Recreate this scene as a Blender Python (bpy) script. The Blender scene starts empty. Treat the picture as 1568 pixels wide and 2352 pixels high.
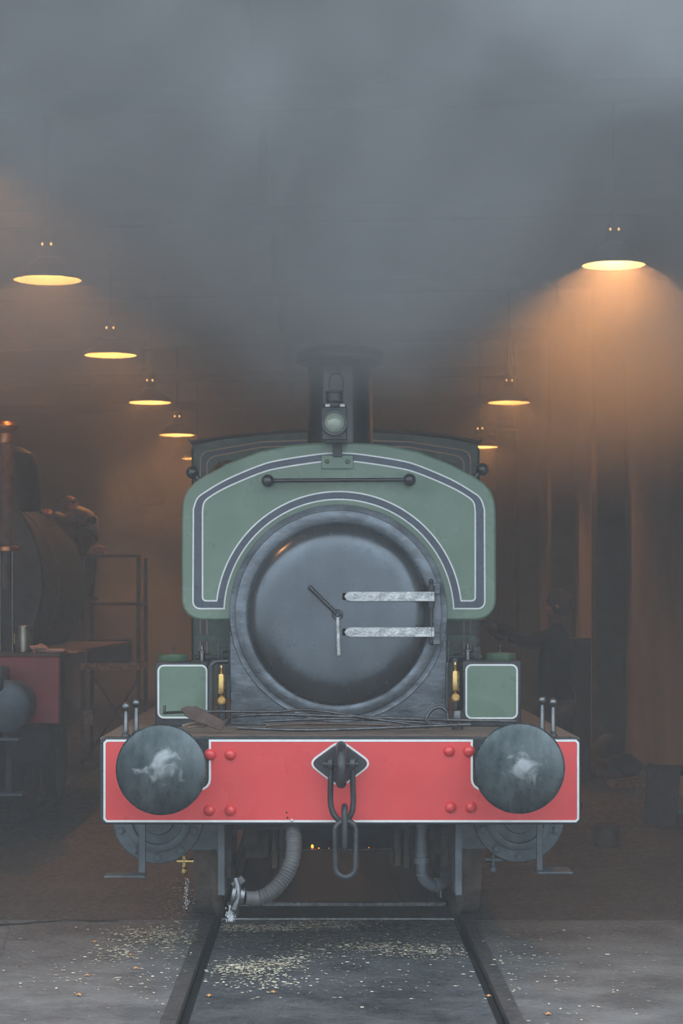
import bpy, bmesh, math, random
from mathutils import Vector, Matrix
R = math.radians
PI = math.pi
random.seed(7)
sc = bpy.context.scene
C = sc.collection

# ------------------------------------------------------------------ camera
F, VX, VY, H = 5000.0, 742.0, 1400.0, 1.78       # focal length and vanishing point of a 1568 x 2352 frame
cd = bpy.data.cameras.new('camera'); cam = bpy.data.objects.new('camera', cd); C.objects.link(cam)
cam.location = (0, 0, H); cam.rotation_euler = (R(90), 0, 0)
cd.sensor_fit = 'HORIZONTAL'; cd.sensor_width = 36; cd.lens = 36 * F / 1568
cd.shift_x = (784 - VX) / 1568; cd.shift_y = -(1176 - VY) / 1568
cd.clip_end = 200
cd.dof.use_dof = True; cd.dof.focus_distance = 11.3; cd.dof.aperture_fstop = 8
sc.camera = cam

# ------------------------------------------------------------------ world: overcast sky
w = bpy.data.worlds.new('sky'); sc.world = w; w.use_nodes = True
nt = w.node_tree; bg = nt.nodes['Background']
tc = nt.nodes.new('ShaderNodeTexCoord'); sx = nt.nodes.new('ShaderNodeSeparateXYZ')
nt.links.new(tc.outputs['Generated'], sx.inputs[0])
rp = nt.nodes.new('ShaderNodeValToRGB'); nt.links.new(sx.outputs['Z'], rp.inputs[0])
rp.color_ramp.elements[0].position = 0.0; rp.color_ramp.elements[0].color = (.33, .385, .43, 1)
rp.color_ramp.elements[1].position = .6; rp.color_ramp.elements[1].color = (.95, 1.09, 1.22, 1)
e = rp.color_ramp.elements.new(.26); e.color = (.60, .70, .79, 1)
nt.links.new(rp.outputs[0], bg.inputs[0]); bg.inputs[1].default_value = 2.85
sc.view_settings.view_transform = 'Standard'; sc.view_settings.look = 'None'
sc.view_settings.gamma = 1; sc.view_settings.use_curve_mapping = False
sc.view_settings.exposure = 0.0
cy = sc.cycles
cy.max_bounces = 5; cy.diffuse_bounces = 3; cy.glossy_bounces = 3; cy.transmission_bounces = 3
cy.volume_bounces = 1; cy.transparent_max_bounces = 6
cy.use_adaptive_sampling = True; cy.adaptive_threshold = 0.12; cy.adaptive_min_samples = 16; cy.time_limit = 900
cy.use_denoising = True; cy.sample_clamp_indirect = 4; cy.caustics_reflective = False; cy.caustics_refractive = False
LAMP_I = 7.0           # lamp intensity (W/sr) of the hanging lamps
VOL_STEP = 0.9

# ------------------------------------------------------------------ materials
def mat(name, col, rough=.5, metal=0., vary=.15, scale=6., bump=0., bscale=40., col2=None, rvary=.12, spec=.5, stretch=None, coat=0.):
    m = bpy.data.materials.new(name); m.use_nodes = True
    n = m.node_tree; b = n.nodes['Principled BSDF']; L = n.links.new
    t = n.nodes.new('ShaderNodeTexCoord'); mp = n.nodes.new('ShaderNodeMapping'); L(t.outputs['Object'], mp.inputs[0])
    if stretch: mp.inputs['Scale'].default_value = stretch
    z = n.nodes.new('ShaderNodeTexNoise'); z.inputs['Scale'].default_value = scale; z.inputs['Detail'].default_value = 6
    z.inputs['Roughness'].default_value = .6
    L(mp.outputs[0], z.inputs['Vector'])
    r = n.nodes.new('ShaderNodeValToRGB'); L(z.outputs['Fac'], r.inputs[0])
    c2 = col2 or tuple(min(1, c * (1 + vary)) for c in col); c1 = tuple(c * (1 - vary) for c in col) if not col2 else col
    r.color_ramp.elements[0].position = .36; r.color_ramp.elements[1].position = .66
    r.color_ramp.elements[0].color = (*c1, 1); r.color_ramp.elements[1].color = (*c2, 1)
    L(r.outputs[0], b.inputs['Base Color'])
    z2 = n.nodes.new('ShaderNodeTexNoise'); z2.inputs['Scale'].default_value = bscale; z2.inputs['Detail'].default_value = 4
    L(mp.outputs[0], z2.inputs['Vector'])
    mr = n.nodes.new('ShaderNodeMapRange'); L(z2.outputs['Fac'], mr.inputs[0])
    mr.inputs[1].default_value = .3; mr.inputs[2].default_value = .7
    mr.inputs[3].default_value = max(.02, rough - rvary); mr.inputs[4].default_value = min(1, rough + rvary)
    L(mr.outputs[0], b.inputs['Roughness'])
    b.inputs['Metallic'].default_value = metal; b.inputs['Specular IOR Level'].default_value = spec
    b.inputs['Coat Weight'].default_value = coat
    if bump:
        bp = n.nodes.new('ShaderNodeBump'); bp.inputs['Strength'].default_value = bump; bp.inputs['Distance'].default_value = .01
        L(z2.outputs['Fac'], bp.inputs['Height']); L(bp.outputs[0], b.inputs['Normal'])
    return m
def emit(name, col, s):
    m = bpy.data.materials.new(name); m.use_nodes = True; b = m.node_tree.nodes['Principled BSDF']
    b.inputs['Base Color'].default_value = (*col, 1); b.inputs['Emission Color'].default_value = (*col, 1); b.inputs['Emission Strength'].default_value = s
    return m
M = dict(
 green=mat('green_paint', (.10, .165, .112), .34, 0, .2, 2.2, .04, 5, col2=(.14, .21, .15), coat=.35, rvary=.2),
 green_dark=mat('dark_green_paint', (.05, .10, .055), .4, 0, .2, 8),
 cab_green=mat('sooty_green_paint', (.075, .125, .10), .38, 0, .3, 9, .25, 30),
 band=mat('lining_band', (.055, .07, .10), .35, 0, .15, 8),
 white=mat('white_lining', (.72, .74, .72), .45, 0, .08, 20),
 tan_line=mat('cab_lining', (.60, .42, .30), .45, 0, .08, 20),
 black=mat('black_paint', (.018, .021, .025), .34, 0, .3, 7, .12, 45, rvary=.10),
 gloss=mat('gloss_black', (.012, .014, .017), .2, 0, .3, 7, .04, 30, rvary=.08, coat=.3),
 smoke_black=mat('smokebox_black', (.125, .142, .160), .36, .75, .4, 5, .18, 24, rvary=.12, stretch=(1, 1, 2)),
 door_black=mat('door_black', (.105, .120, .135), .24, .8, .16, 3, .015, 22, rvary=.05, stretch=(1.4, 1, 1)),
 red=mat('red_paint', (.60, .034, .036), .34, 0, .10, 1.6, .0, 3, col2=(.70, .05, .05), coat=.3, rvary=.15),
 steel=mat('bright_steel', (.17, .175, .18), .36, 1, .25, 12, .15, 60, rvary=.1),
 buffer=mat('greased_buffer_steel', (.028, .040, .043), .3, .75, .3, 4, .07, 18, col2=(.10, .12, .125), rvary=.18, stretch=(1.8, 1, 1)),
 wornsteel=mat('worn_steel', (.30, .31, .32), .5, .6, .3, 30, .5, 90, col2=(.66, .66, .65)),
 fire=mat('fire_iron_steel', (.095, .095, .10), .36, .8, .3, 20, .3, 60),
 iron=mat('dark_iron', (.05, .053, .057), .42, .6, .3, 14, .35, 60),
 rustiron=mat('rusty_iron', (.10, .065, .05), .6, .35, .3, 16, .5, 50),
 grey=mat('grey_metal', (.10, .115, .13), .5, .2, .25, 9, .2, 40),
 cyl=mat('cylinder_grey', (.085, .105, .12), .42, .3, .3, 9, .2, 40),
 brass=mat('brass', (.55, .36, .13), .3, 1, .2, 12, .1, 40),
 copper=mat('copper', (.60, .25, .11), .35, 1, .2, 12, .1, 40),
 rubber=mat('grey_rubber', (.075, .075, .075), .6, 0, .2, 12, .2, 70),
 brown=mat('brown_grime', (.16, .115, .09), .75, 0, .3, 12, .3, 40),
 dark=mat('grimy_dark', (.020, .021, .023), .62, .1, .4, 10, .2, 30),
 lens=mat('lens_glass', (.28, .33, .27), .06, 0, .1, 4, coat=1.),
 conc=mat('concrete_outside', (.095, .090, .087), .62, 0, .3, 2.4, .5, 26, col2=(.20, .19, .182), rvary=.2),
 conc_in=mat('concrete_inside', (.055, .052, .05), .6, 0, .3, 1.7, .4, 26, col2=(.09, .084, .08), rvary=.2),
 infill=mat('track_infill_concrete', (.040, .046, .050), .42, 0, .35, 2.0, .4, 24, col2=(.12, .125, .13), rvary=.2),
 rail=mat('rail_steel', (.12, .11, .105), .5, .5, .3, 14, .4, 40),
 groove=mat('groove_dirt', (.02, .022, .024), .8, 0, .3, 12),
 pit=mat('pit_wall', (.012, .014, .016), .6, 0, .3, 8, .3, 20),
 wall=mat('limewash_wall', (.46, .43, .40), .85, 0, .08, 1.4, .35, 14),
 pier=mat('dark_pier', (.045, .043, .043), .8, 0, .25, 4, .3, 20),
 roof=mat('roof_sheet', (.50, .52, .52), .8, 0, .2, 1.2, .2, 10),
 beam=mat('roof_timber', (.05, .048, .047), .8, 0, .25, 4),
 shade=mat('lamp_enamel', (.03, .035, .032), .4, 0, .2, 12),
 inner=mat('lamp_inner_enamel', (.46, .40, .30), .5, 0, .05, 12),
 wood=mat('pale_wood', (.33, .24, .16), .7, 0, .3, 12, .3, 40),
 skin=mat('skin', (.55, .27, .19), .55, 0, .12, 20),
 shirt=mat('cream_shirt', (.55, .45, .36), .85, 0, .15, 14, .6, 30),
 cloth=mat('dark_cloth', (.04, .042, .05), .9, 0, .2, 14, .4, 30),
overall=mat('dark_overall', (.014, .014, .018), .95, 0, .15, 14, .3, 30, spec=.1),
 hair=mat('dark_hair', (.025, .02, .018), .7, 0, .2, 30, .5, 80),
 redbox=mat('dull_red', (.30, .035, .04), .45, 0, .2, 5),
 bluesteel=mat('blue_steel', (.06, .09, .12), .4, .3, .3, 8, .1),
 rag=mat('pink_rag', (.58, .36, .30), .9, 0, .15, 14, .5, 30),
 tin=mat('tin_can', (.33, .31, .26), .35, .9, .25, 10),
 yellow=mat('yellow_label', (.5, .42, .05), .5),
 chip=mat('wood_chip', (.55, .45, .30), .8, 0, .2, 4, col2=(.85, .78, .60)),
 leaf=mat('leaf', (.55, .26, .09), .7, 0, .3, 30),
 greenpaint=mat('green_frame_paint', (.05, .16, .10), .5, 0, .2, 12),
 crack=mat('crack_dirt', (.02, .018, .017), .9),
 water=mat('water', (.5, .52, .54), .1, .2, .1, 30),
 ember=emit('ember', (1, .16, .01), 9),
 glow=emit('vent_glow', (1, .5, .12), 5),
bulb2=emit('bright_bulb', (1, .42, .13), 2.4 * LAMP_I / (PI * .045 ** 2)), bulb4=emit('weak_bulb', (1, .42, .13), .5 * LAMP_I / (PI * .045 ** 2)), bulb3=emit('dim_bulb', (1, .42, .13), 1.0 * LAMP_I / (PI * .045 ** 2)),
 bulb=emit('bulb_glow', (1, .42, .13), LAMP_I / (PI * .045 ** 2)),
)

def scuff(m, rad, col):
    n = m.node_tree; L = n.links.new; b = n.nodes['Principled BSDF']; old = b.inputs['Base Color'].links[0].from_socket
    t = n.nodes.new('ShaderNodeTexCoord'); g = n.nodes.new('ShaderNodeVectorMath'); g.operation = 'MULTIPLY'; g.inputs[1].default_value = (1 / rad, 0, 1.2 / rad)
    z = n.nodes.new('ShaderNodeTexNoise'); z.inputs['Scale'].default_value = 9; z.inputs['Detail'].default_value = 8; z.inputs['Distortion'].default_value = 1.2
    oi = n.nodes.new('ShaderNodeObjectInfo'); ad = n.nodes.new('ShaderNodeVectorMath'); L(t.outputs['Object'], ad.inputs[0]); L(oi.outputs['Location'], ad.inputs[1]); L(ad.outputs[0], z.inputs['Vector'])
    L(t.outputs['Object'], g.inputs[0]); le = n.nodes.new('ShaderNodeVectorMath'); le.operation = 'LENGTH'; L(g.outputs[0], le.inputs[0])
    r1 = n.nodes.new('ShaderNodeMapRange'); L(le.outputs['Value'], r1.inputs[0]); r1.inputs[1].default_value = .2; r1.inputs[2].default_value = 1.25; r1.inputs[3].default_value = .34; r1.inputs[4].default_value = -.12
    a = n.nodes.new('ShaderNodeMath'); a.operation = 'ADD'; L(r1.outputs[0], a.inputs[0]); L(z.outputs['Fac'], a.inputs[1])
    r2 = n.nodes.new('ShaderNodeMapRange'); L(a.outputs[0], r2.inputs[0]); r2.inputs[1].default_value = .62; r2.inputs[2].default_value = .82
    mx = n.nodes.new('ShaderNodeMix'); mx.data_type = 'RGBA'; L(r2.outputs[0], mx.inputs[0]); L(old, mx.inputs[6]); mx.inputs[7].default_value = (*col, 1); L(mx.outputs[2], b.inputs['Base Color'])
scuff(M['buffer'], .13, (.34, .36, .37))

# ------------------------------------------------------------------ mesh helpers
def P(px, py, D): return Vector(((px - VX) * D / F, D, H + (VY - py) * D / F))
def G(px, py, z=0):
    D = F * (H - z) / (py - VY); return Vector(((px - VX) * D / F, D, z))
def box(bm, x0, x1, y0, y1, z0, z1, rot=None):
    m = Matrix.Translation(((x0 + x1) / 2, (y0 + y1) / 2, (z0 + z1) / 2))
    if rot is not None: m = m @ rot
    m = m @ Matrix.Diagonal((abs(x1 - x0), abs(y1 - y0), abs(z1 - z0), 1))
    bmesh.ops.create_cube(bm, size=1, matrix=m)
def frames(pts, closed=False):
    n = len(pts); T = []
    for i in range(n):
        a = pts[(i - 1) % n] if closed or i > 0 else pts[i]; b = pts[(i + 1) % n] if closed or i < n - 1 else pts[i]
        T.append((b - a).normalized())
    u = T[0].orthogonal().normalized(); out = []
    for t in T:
        u = (u - t * u.dot(t)); u = u.normalized() if u.length > 1e-6 else t.orthogonal().normalized()
        out.append((u.copy(), t.cross(u)))
    return out
def tube(bm, pts, r, seg=10, closed=False, cap=True):
    pts = [Vector(p) for p in pts]; fr = frames(pts, closed); rings = []
    rr = r if isinstance(r, (list, tuple)) else [r] * len(pts)
    for p, (u, v), q in zip(pts, fr, rr):
        rings.append([bm.verts.new(p + (u * math.cos(2 * PI * k / seg) + v * math.sin(2 * PI * k / seg)) * q) for k in range(seg)])
    n = len(rings)
    for i in range(n if closed else n - 1):
        A, B = rings[i], rings[(i + 1) % n]
        off = 0
        if closed and i == n - 1:
            off = min(range(seg), key=lambda o: (A[0].co - B[o].co).length)
        for k in range(seg): bm.faces.new((A[k], A[(k + 1) % seg], B[(k + 1 + off) % seg], B[(k + off) % seg]))
    if cap and not closed: bm.faces.new(rings[0][::-1]); bm.faces.new(rings[-1])
def cyl(bm, a, b, r, r2=None, seg=16): tube(bm, [a, b], [r, r if r2 is None else r2], seg)
def lathe(bm, prof, c=(0, 0, 0), axis='z', seg=32):
    """prof = [(radius, height)], closed with caps where radius > 0"""
    c = Vector(c); rings = []
    def pt(r, h, k):
        a = 2 * PI * k / seg; x, y = r * math.cos(a), r * math.sin(a)
        return c + {'z': Vector((x, y, h)), 'y': Vector((x, h, y)), 'x': Vector((h, x, y))}[axis]
    for r, h in prof:
        rings.append([bm.verts.new(pt(0, h, 0))] if r < 1e-6 else [bm.verts.new(pt(r, h, k)) for k in range(seg)])
    for A, B in zip(rings, rings[1:]):
        for k in range(seg):
            l = (k + 1) % seg
            if len(A) == 1 and len(B) == 1: continue
            if len(A) == 1: bm.faces.new((A[0], B[k], B[l]))
            elif len(B) == 1: bm.faces.new((A[k], A[l], B[0]))
            else: bm.faces.new((A[k], A[l], B[l], B[k]))
    if len(rings[0]) > 1: bm.faces.new(rings[0])
    if len(rings[-1]) > 1: bm.faces.new(rings[-1][::-1])
def ball(bm, c, r, seg=16, s=(1, 1, 1)):
    bmesh.ops.create_uvsphere(bm, u_segments=seg, v_segments=max(6, seg // 2 + 2), radius=r, matrix=Matrix.Translation(c) @ Matrix.Diagonal((*s, 1)))
def prism(bm, pts, y0, y1):
    """outline in (x, z), extruded along y"""
    a = [bm.verts.new((x, y0, z)) for x, z in pts]; b = [bm.verts.new((x, y1, z)) for x, z in pts]; n = len(pts)
    bm.faces.new(a); bm.faces.new(b[::-1])
    for i in range(n): bm.faces.new((a[i], b[i], b[(i + 1) % n], a[(i + 1) % n]))
def offset(pts, d, closed=True):
    n = len(pts); out = []
    for i in range(n):
        p = Vector(pts[i]); a = Vector(pts[(i - 1) % n] if closed or i else pts[i]); b = Vector(pts[(i + 1) % n] if closed or i < n - 1 else pts[i])
        e1 = (p - a); e2 = (b - p)
        e1 = e1.normalized() if e1.length > 1e-9 else e2.normalized(); e2 = e2.normalized() if e2.length > 1e-9 else e1
        nn = Vector((-(e1.y + e2.y), e1.x + e2.x)); nn = nn.normalized() if nn.length > 1e-6 else Vector((-e1.y, e1.x))
        c = max(.5, nn.dot(Vector((-e1.y, e1.x))))
        out.append((p.x + nn.x * d / c, p.y + nn.y * d / c))
    return out
def ribbon(bm, A, B, y0, y1, closed=True):
    """flat strip between two outlines of equal length, in (x, z)"""
    n = len(A); rows = []
    for (ax, az), (bx_, bz) in zip(A, B):
        rows.append([bm.verts.new((ax, y0, az)), bm.verts.new((bx_, y0, bz)), bm.verts.new((bx_, y1, bz)), bm.verts.new((ax, y1, az))])
    for i in range(n if closed else n - 1):
        p, q = rows[i], rows[(i + 1) % n]
        for k in range(4): bm.faces.new((p[k], p[(k + 1) % 4], q[(k + 1) % 4], q[k]))
    if not closed: bm.faces.new(rows[0]); bm.faces.new(rows[-1][::-1])
def line(bm, pts, wdt, y0, y1, closed=True): ribbon(bm, offset(pts, wdt / 2, closed), offset(pts, -wdt / 2, closed), y0, y1, closed)
def rrect(x0, x1, z0, z1, r, n=5):
    out = []
    for cx, cz, a0 in ((x1 - r, z0 + r, -90), (x1 - r, z1 - r, 0), (x0 + r, z1 - r, 90), (x0 + r, z0 + r, 180)):
        for k in range(n + 1):
            a = R(a0 + 90 * k / n); out.append((cx + r * math.cos(a), cz + r * math.sin(a)))
    return out
def spline(pts, n=8, closed=False):
    pts = [Vector(p) for p in pts]; out = []; N = len(pts)
    for i in range(N if closed else N - 1):
        g = (lambda j: pts[j % N]) if closed else (lambda j: pts[max(0, min(N - 1, j))])
        a, b, c, d = g(i - 1), g(i), g(i + 1), g(i + 2)
        for k in range(n):
            t = k / n
            out.append(.5 * ((2 * b) + (c - a) * t + (2 * a - 5 * b + 4 * c - d) * t * t + (-a + 3 * b - 3 * c + d) * t ** 3))
    if not closed: out.append(pts[-1])
    return out
WL = {}
def obj(name, bm, m, parent=None, smooth=35, bevel=0, label=None, origin=None):
    bmesh.ops.recalc_face_normals(bm, faces=bm.faces)
    vs = [v.co for v in bm.verts]
    lo = Vector([min(v[i] for v in vs) for i in range(3)]); hi = Vector([max(v[i] for v in vs) for i in range(3)])
    c = Vector(origin) if origin else Vector(((lo.x + hi.x) / 2, (lo.y + hi.y) / 2, (lo.z + hi.z) / 2 if parent else lo.z))
    bmesh.ops.translate(bm, verts=bm.verts, vec=-c)
    me = bpy.data.meshes.new(name); bm.to_mesh(me); bm.free(); me.materials.append(M[m] if isinstance(m, str) else m)
    if smooth:
        for p in me.polygons: p.use_smooth = True
        me.set_sharp_from_angle(angle=R(smooth))
    o = bpy.data.objects.new(name, me); C.objects.link(o)
    WL[o.name] = c
    if parent: o.parent = parent; o.location = c - WL[parent.name]
    else: o.location = c
    if bevel:
        b = o.modifiers.new('b', 'BEVEL'); b.width = bevel; b.segments = 2; b.limit_method = 'ANGLE'
    if label: o['label'] = label
    return o
def thing(name, loc, label, cat, group=None):
    o = bpy.data.objects.new(name, None); C.objects.link(o); o.location = loc; o.empty_display_size = .2
    WL[o.name] = Vector(loc); o['label'] = label; o['category'] = cat
    if group: o['group'] = group
    return o
def tag(o, label, cat, group=None, kind=None):
    o['label'] = label; o['category'] = cat
    if group: o['group'] = group
    if kind: o['kind'] = kind
    return o
def struct(o): o['kind'] = 'structure'; return o
def copy_tree(o, loc, label, group=None):
    r = o.copy(); C.objects.link(r); r.location = loc; r['label'] = label; WL[r.name] = Vector(loc)
    if group: r['group'] = group
    for ch in list(o.children):
        c = ch.copy(); C.objects.link(c); c.parent = r
        for g in list(ch.children):
            d = g.copy(); C.objects.link(d); d.parent = c
    return r
nb = bmesh.new
def quick(name, fn, m, parent=None, **k):
    bm = nb(); fn(bm); return obj(name, bm, m, parent, **k)

# ------------------------------------------------------------------ setting
CX = .084                     # centre line of the track
DOOR = 12.45                  # joint between the yard slabs and the shed slabs
MOUTH = 9.4                   # plane of the shed's open front
GA = .7175
fl = nb()
box(fl, -9, 6, -3, 44, -1.3, -1.05); floor = struct(obj('floor', fl, 'groove', smooth=0))
LX = -3.25                    # centre line of the next track
def slab(x0, x1, y0, y1, m, z=0, lab=None): return quick('concrete_slab', lambda b: box(b, x0, x1, y0, y1, z - 1.05, z), m, floor, smooth=0, label=lab)
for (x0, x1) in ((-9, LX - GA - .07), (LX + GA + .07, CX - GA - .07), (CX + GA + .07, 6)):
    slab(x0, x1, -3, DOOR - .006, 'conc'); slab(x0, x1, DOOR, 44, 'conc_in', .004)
slab(CX - GA + .055, CX + GA - .055, -3, DOOR + .05, 'infill')
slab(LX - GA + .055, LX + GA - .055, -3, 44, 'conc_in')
for c in (CX, LX):
    for s in (-1, 1):
        def rl(b):
            x = c + s * (GA + .034)
            box(b, x - .034, x + .034, -3, 43.5, -.04, .004); box(b, x - .009, x + .009, -3, 43.5, -.14, -.04); box(b, x - .06, x + .06, -3, 43.5, -.16, -.14)
            box(b, c + s * GA - .06 * s, c + s * (GA + .07), -3, 43.5, -1.04, -.16)
        quick('rail', rl, 'rail', floor, smooth=0)
        quick('flangeway', lambda b: box(b, c + s * (GA - .054), c + s * (GA - .001), -3, (12.5 if c == CX else 43.5), -.1, -.055), 'groove', floor, smooth=0)
# inspection pit between the rails
quick('pit_step', lambda b: box(b, CX - GA, CX + GA, DOOR + .05, 13.9, -1.04, -.11), 'pit', floor, smooth=0)
quick('pit_edge', lambda b: box(b, CX - GA + .05, CX + GA - .05, DOOR + .05, DOOR + .085, -.1, .006), 'wornsteel', floor, smooth=0, label='steel angle along the pit edge')
quick('pit_edge', lambda b: box(b, CX - GA + .02, CX + GA - .02, 13.88, 13.93, -.2, -.09), 'wornsteel', floor, smooth=0)
quick('pit_wall', lambda b: box(b, CX - GA, CX - GA + .05, 13.93, 43, -1.04, -.1), 'pit', floor, smooth=0)
quick('pit_wall', lambda b: box(b, CX + GA - .05, CX + GA, 13.93, 43, -1.04, -.1), 'pit', floor, smooth=0)
# cracks of the concrete
def crack(pts, wd):
    pts = [G(*p) for p in pts]; q = []
    for a, b in zip(pts, pts[1:]):
        for k in range(8):
            t = k / 8; v = a.lerp(b, t); v.y += random.uniform(-.02, .02); v.x += random.uniform(-.01, .01); q.append(v)
    bm = nb(); prev = None
    for i, v in enumerate(q):
        h = wd * random.uniform(.5, 1) * min(1, (len(q) - i) / 6)
        a = bm.verts.new((v.x, v.y - h, .0055)); b = bm.verts.new((v.x + h * .4, v.y + h, .0055))
        if prev: bm.faces.new((prev[0], a, b, prev[1]))
        prev = (a, b)
    return obj('crack', bm, 'crack', floor, smooth=0)
crack([(-40, 2126), (60, 2122), (150, 2114), (230, 2117), (300, 2114)], .025)
crack([(0, 2108), (20, 2125), (14, 2170), (0, 2210)], .006)
crack([(0, 2084), (30, 2078), (45, 2086)], .008)

XR, XL, YB = 3.42, -6.8, 43
ZE = lambda x: 6.15 + .022 * x
struct(quick('wall_right', lambda b: box(b, XR, XR + .3, MOUTH, YB + .3, 0, 7), 'wall', smooth=0))
struct(quick('wall_left', lambda b: box(b, XL - .3, XL, MOUTH, YB + .3, 0, 7), 'wall', smooth=0))
struct(quick('wall_back', lambda b: box(b, XL, XR, YB, YB + .3, 0, 7), 'wall', smooth=0))
struct(quick('wall_front', lambda b: box(b, XL - .3, XR + .3, MOUTH, MOUTH + .25, 4.85, 7), 'wall', smooth=0))
cb = nb(); box(cb, XL - .3, XR + .3, MOUTH, YB + .3, 7.0, 7.15); ceiling = struct(obj('ceiling', cb, 'roof', smooth=0))
BD = [11.4, 16.2, 21.0, 25.8, 30.6, 35.4, 40.2]
for D in BD:
    def bmf(b):
        n0 = len(b.verts); box(b, XL, XR, D - .07, D + .07, 5.52, 5.67)
        for v in b.verts: v.co.z += .022 * v.co.x
    quick('roof_beam', bmf, 'beam', ceiling, smooth=0)
    quick('roof_post', lambda b: box(b, -.62, -.54, D - .04, D + .04, 5.64, 6.96, ), 'beam', ceiling, smooth=0)
for i, D in enumerate((24.6, 29.5, 34.4)):
    struct(quick('trim_%d' % (i + 1), lambda b: box(b, XR - .33, XR, D, D + .5, 0, 5.9), 'pier', smooth=0, bevel=.01))

# ------------------------------------------------------------------ hanging lamps
def make_lamp(loc, label, rod, bulb='bulb', dia=.5):
    t = thing('hanging_lamp', loc, label, 'lamp', 'enamel lamps hanging in the shed'); x, y, z = loc
    out = [(.252, 0), (.258, .006), (.25, .014), (.22, .055), (.175, .10), (.12, .135), (.075, .165), (.062, .21), (.060, .29), (.052, .33), (.034, .345), (.03, .37), (0.012, .38)]
    out = [(a * dia / .5, b) for a, b in out]
    inn = [(.05, .20), (.11, .125), (.165, .092), (.21, .05), (.244, .008), (.252, 0)]
    def sh(b):
        lathe(b, out, loc, seg=40)
        for f in [f for f in b.faces if len(f.verts) > 4]: bmesh.ops.delete(b, geom=[f], context='FACES_ONLY')
    quick('lamp_shade', sh, 'shade', t, smooth=50)
    def si(b):
        lathe(b, [(a * dia / .5, b) for a, b in [(.048, .205)] + inn[:-1] + [(.249, .001)]], loc, seg=40)
        for f in [f for f in b.faces if len(f.verts) > 4 and f.verts[0].co.z < z + .1]: bmesh.ops.delete(b, geom=[f], context='FACES_ONLY')
    bm = nb(); si(bm); obj('reflector', bm, 'inner', t, smooth=50)
    quick('bulb', lambda b: ball(b, (x, y, z + .135), .045, 12), bulb, t)
    for s in (-1, 1): quick('vent_glow_bead', lambda b: ball(b, (x + s * .032, y - .053, z + .262), .009, 8, (1, .6, 1.3)), 'glow', t)  # solid glowing beads stand in for bulb light leaking through the vents
    quick('rod', lambda b: cyl(b, (x, y, z + .37), (x, y, z + rod), .008, seg=8), 'iron', t)
    return t
BZ = lambda x: 5.52 + .022 * x
LXX, LZ = -2.05, 4.23
l0 = make_lamp((LXX, 16.2, LZ), 'enamel lamp nearest at upper left, over the dark engine', BZ(LXX) - LZ + .02)
names = ['second enamel lamp back in the left row, on a long rod', 'third enamel lamp back in the left row, dome clearly visible',
         'fourth enamel lamp back in the left row, beside the cab roof', 'smallest farthest lamp of the left row, just left of the cab']
make_lamp((LXX - .12, 11.4, LZ), 'enamel lamp nearest the shed mouth, its orange glow entering at the left edge', BZ(LXX) - LZ + .02, 'bulb4')
for D, nm in zip(BD[2:6], names): copy_tree(l0, (LXX, D, LZ), nm, 'enamel lamps hanging in the shed')
l1 = make_lamp((2.16, 16.2, 4.34), 'brightest enamel lamp alone at upper right, casting an orange cone', BZ(2.16) - 4.34 + .02, 'bulb2', .465)
l1z = make_lamp((2.2, 25.8, 4.23), 'faint lamp half lost in smoke right of the chimney', BZ(2.2) - 4.23 + .02, 'bulb3')
l1y = make_lamp((2.2, 30.6, 4.06), 'lamp peeping out beside the right edge of the cab roof', BZ(2.2) - 4.06 + .02)

# ------------------------------------------------------------------ the green saddle tank engine
eng = thing('steam_locomotive', (CX, 12.2, 0), 'green saddle tank steam engine with red buffer beam, standing half out of the shed', 'locomotive')
def E(name, fn, m, parent=eng, **k): return quick(name, fn, m, parent, **k)
# --- buffer beam
YBm = 10.87; s_b = F / YBm
def bp(px, py): v = P(px, py, YBm); return (v.x, v.z)
bx0, bz1 = bp(229, 1693); bx1, bz0 = bp(1333, 1894)
beam = E('buffer_beam', lambda b: prism(b, rrect(bx0, bx1, bz0, bz1, .03), YBm, YBm + .06), 'black', bevel=.006)
rx0, rz1 = bp(240, 1701); rx1, rz0 = bp(1327, 1886)
def notch(xa, xb, zc, side):
    r = .05
    a = [(xa, rz1), (xa, zc + r)] + [(xa + r - r * math.cos(R(t)), zc + r - r * math.sin(R(t))) for t in (22, 45, 67, 90)]
    b = [(xb - r, zc)] + [(xb - r + r * math.sin(R(t)), zc + r - r * math.cos(R(t))) for t in (22, 45, 67, 90)] + [(xb, rz1)]
    return a + b
nl = notch(bp(335, 0)[0], bp(482, 0)[0], bp(0, 1813)[1], 0); nr = notch(bp(1083, 0)[0], bp(1228, 0)[0], bp(0, 1813)[1], 1)
rc = .012
ol = [(rx0 + rc, rz0), (rx0, rz0 + rc), (rx0, rz1 - rc), (rx0 + rc, rz1)] + nl + nr + [(rx1 - rc, rz1), (rx1, rz1 - rc), (rx1, rz0 + rc), (rx1 - rc, rz0)]
E('red_panel', lambda b: prism(b, ol, YBm - .003, YBm + .01), 'red', beam, smooth=0, label='glossy red painted panel of the beam')
E('white_lining', lambda b: line(b, ol, .011, YBm - .0045, YBm - .001), 'white', beam, smooth=0, label='thin white line round the red panel')
for (px, py) in ((529, 1733), (483, 1733), (481, 1861), (529, 1861), (1031, 1725), (1076, 1725), (1034, 1854), (1081, 1854)):
    x, z = bp(px, py)
    E('rivet', lambda b: lathe(b, [(.031, 0), (.0285, -.004), (.028, -.006), (.024, -.017), (.014, -.025), (0, -.028)], (x, YBm - .002, z), 'y', 18), 'red', beam, smooth=60)
for (px, py) in ((658, 1866), (660, 1878)):
    x, z = bp(px, py); E('screw_hole', lambda b: cyl(b, (x, YBm - .004, z), (x, YBm, z), .005, seg=10), 'crack', beam)
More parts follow.
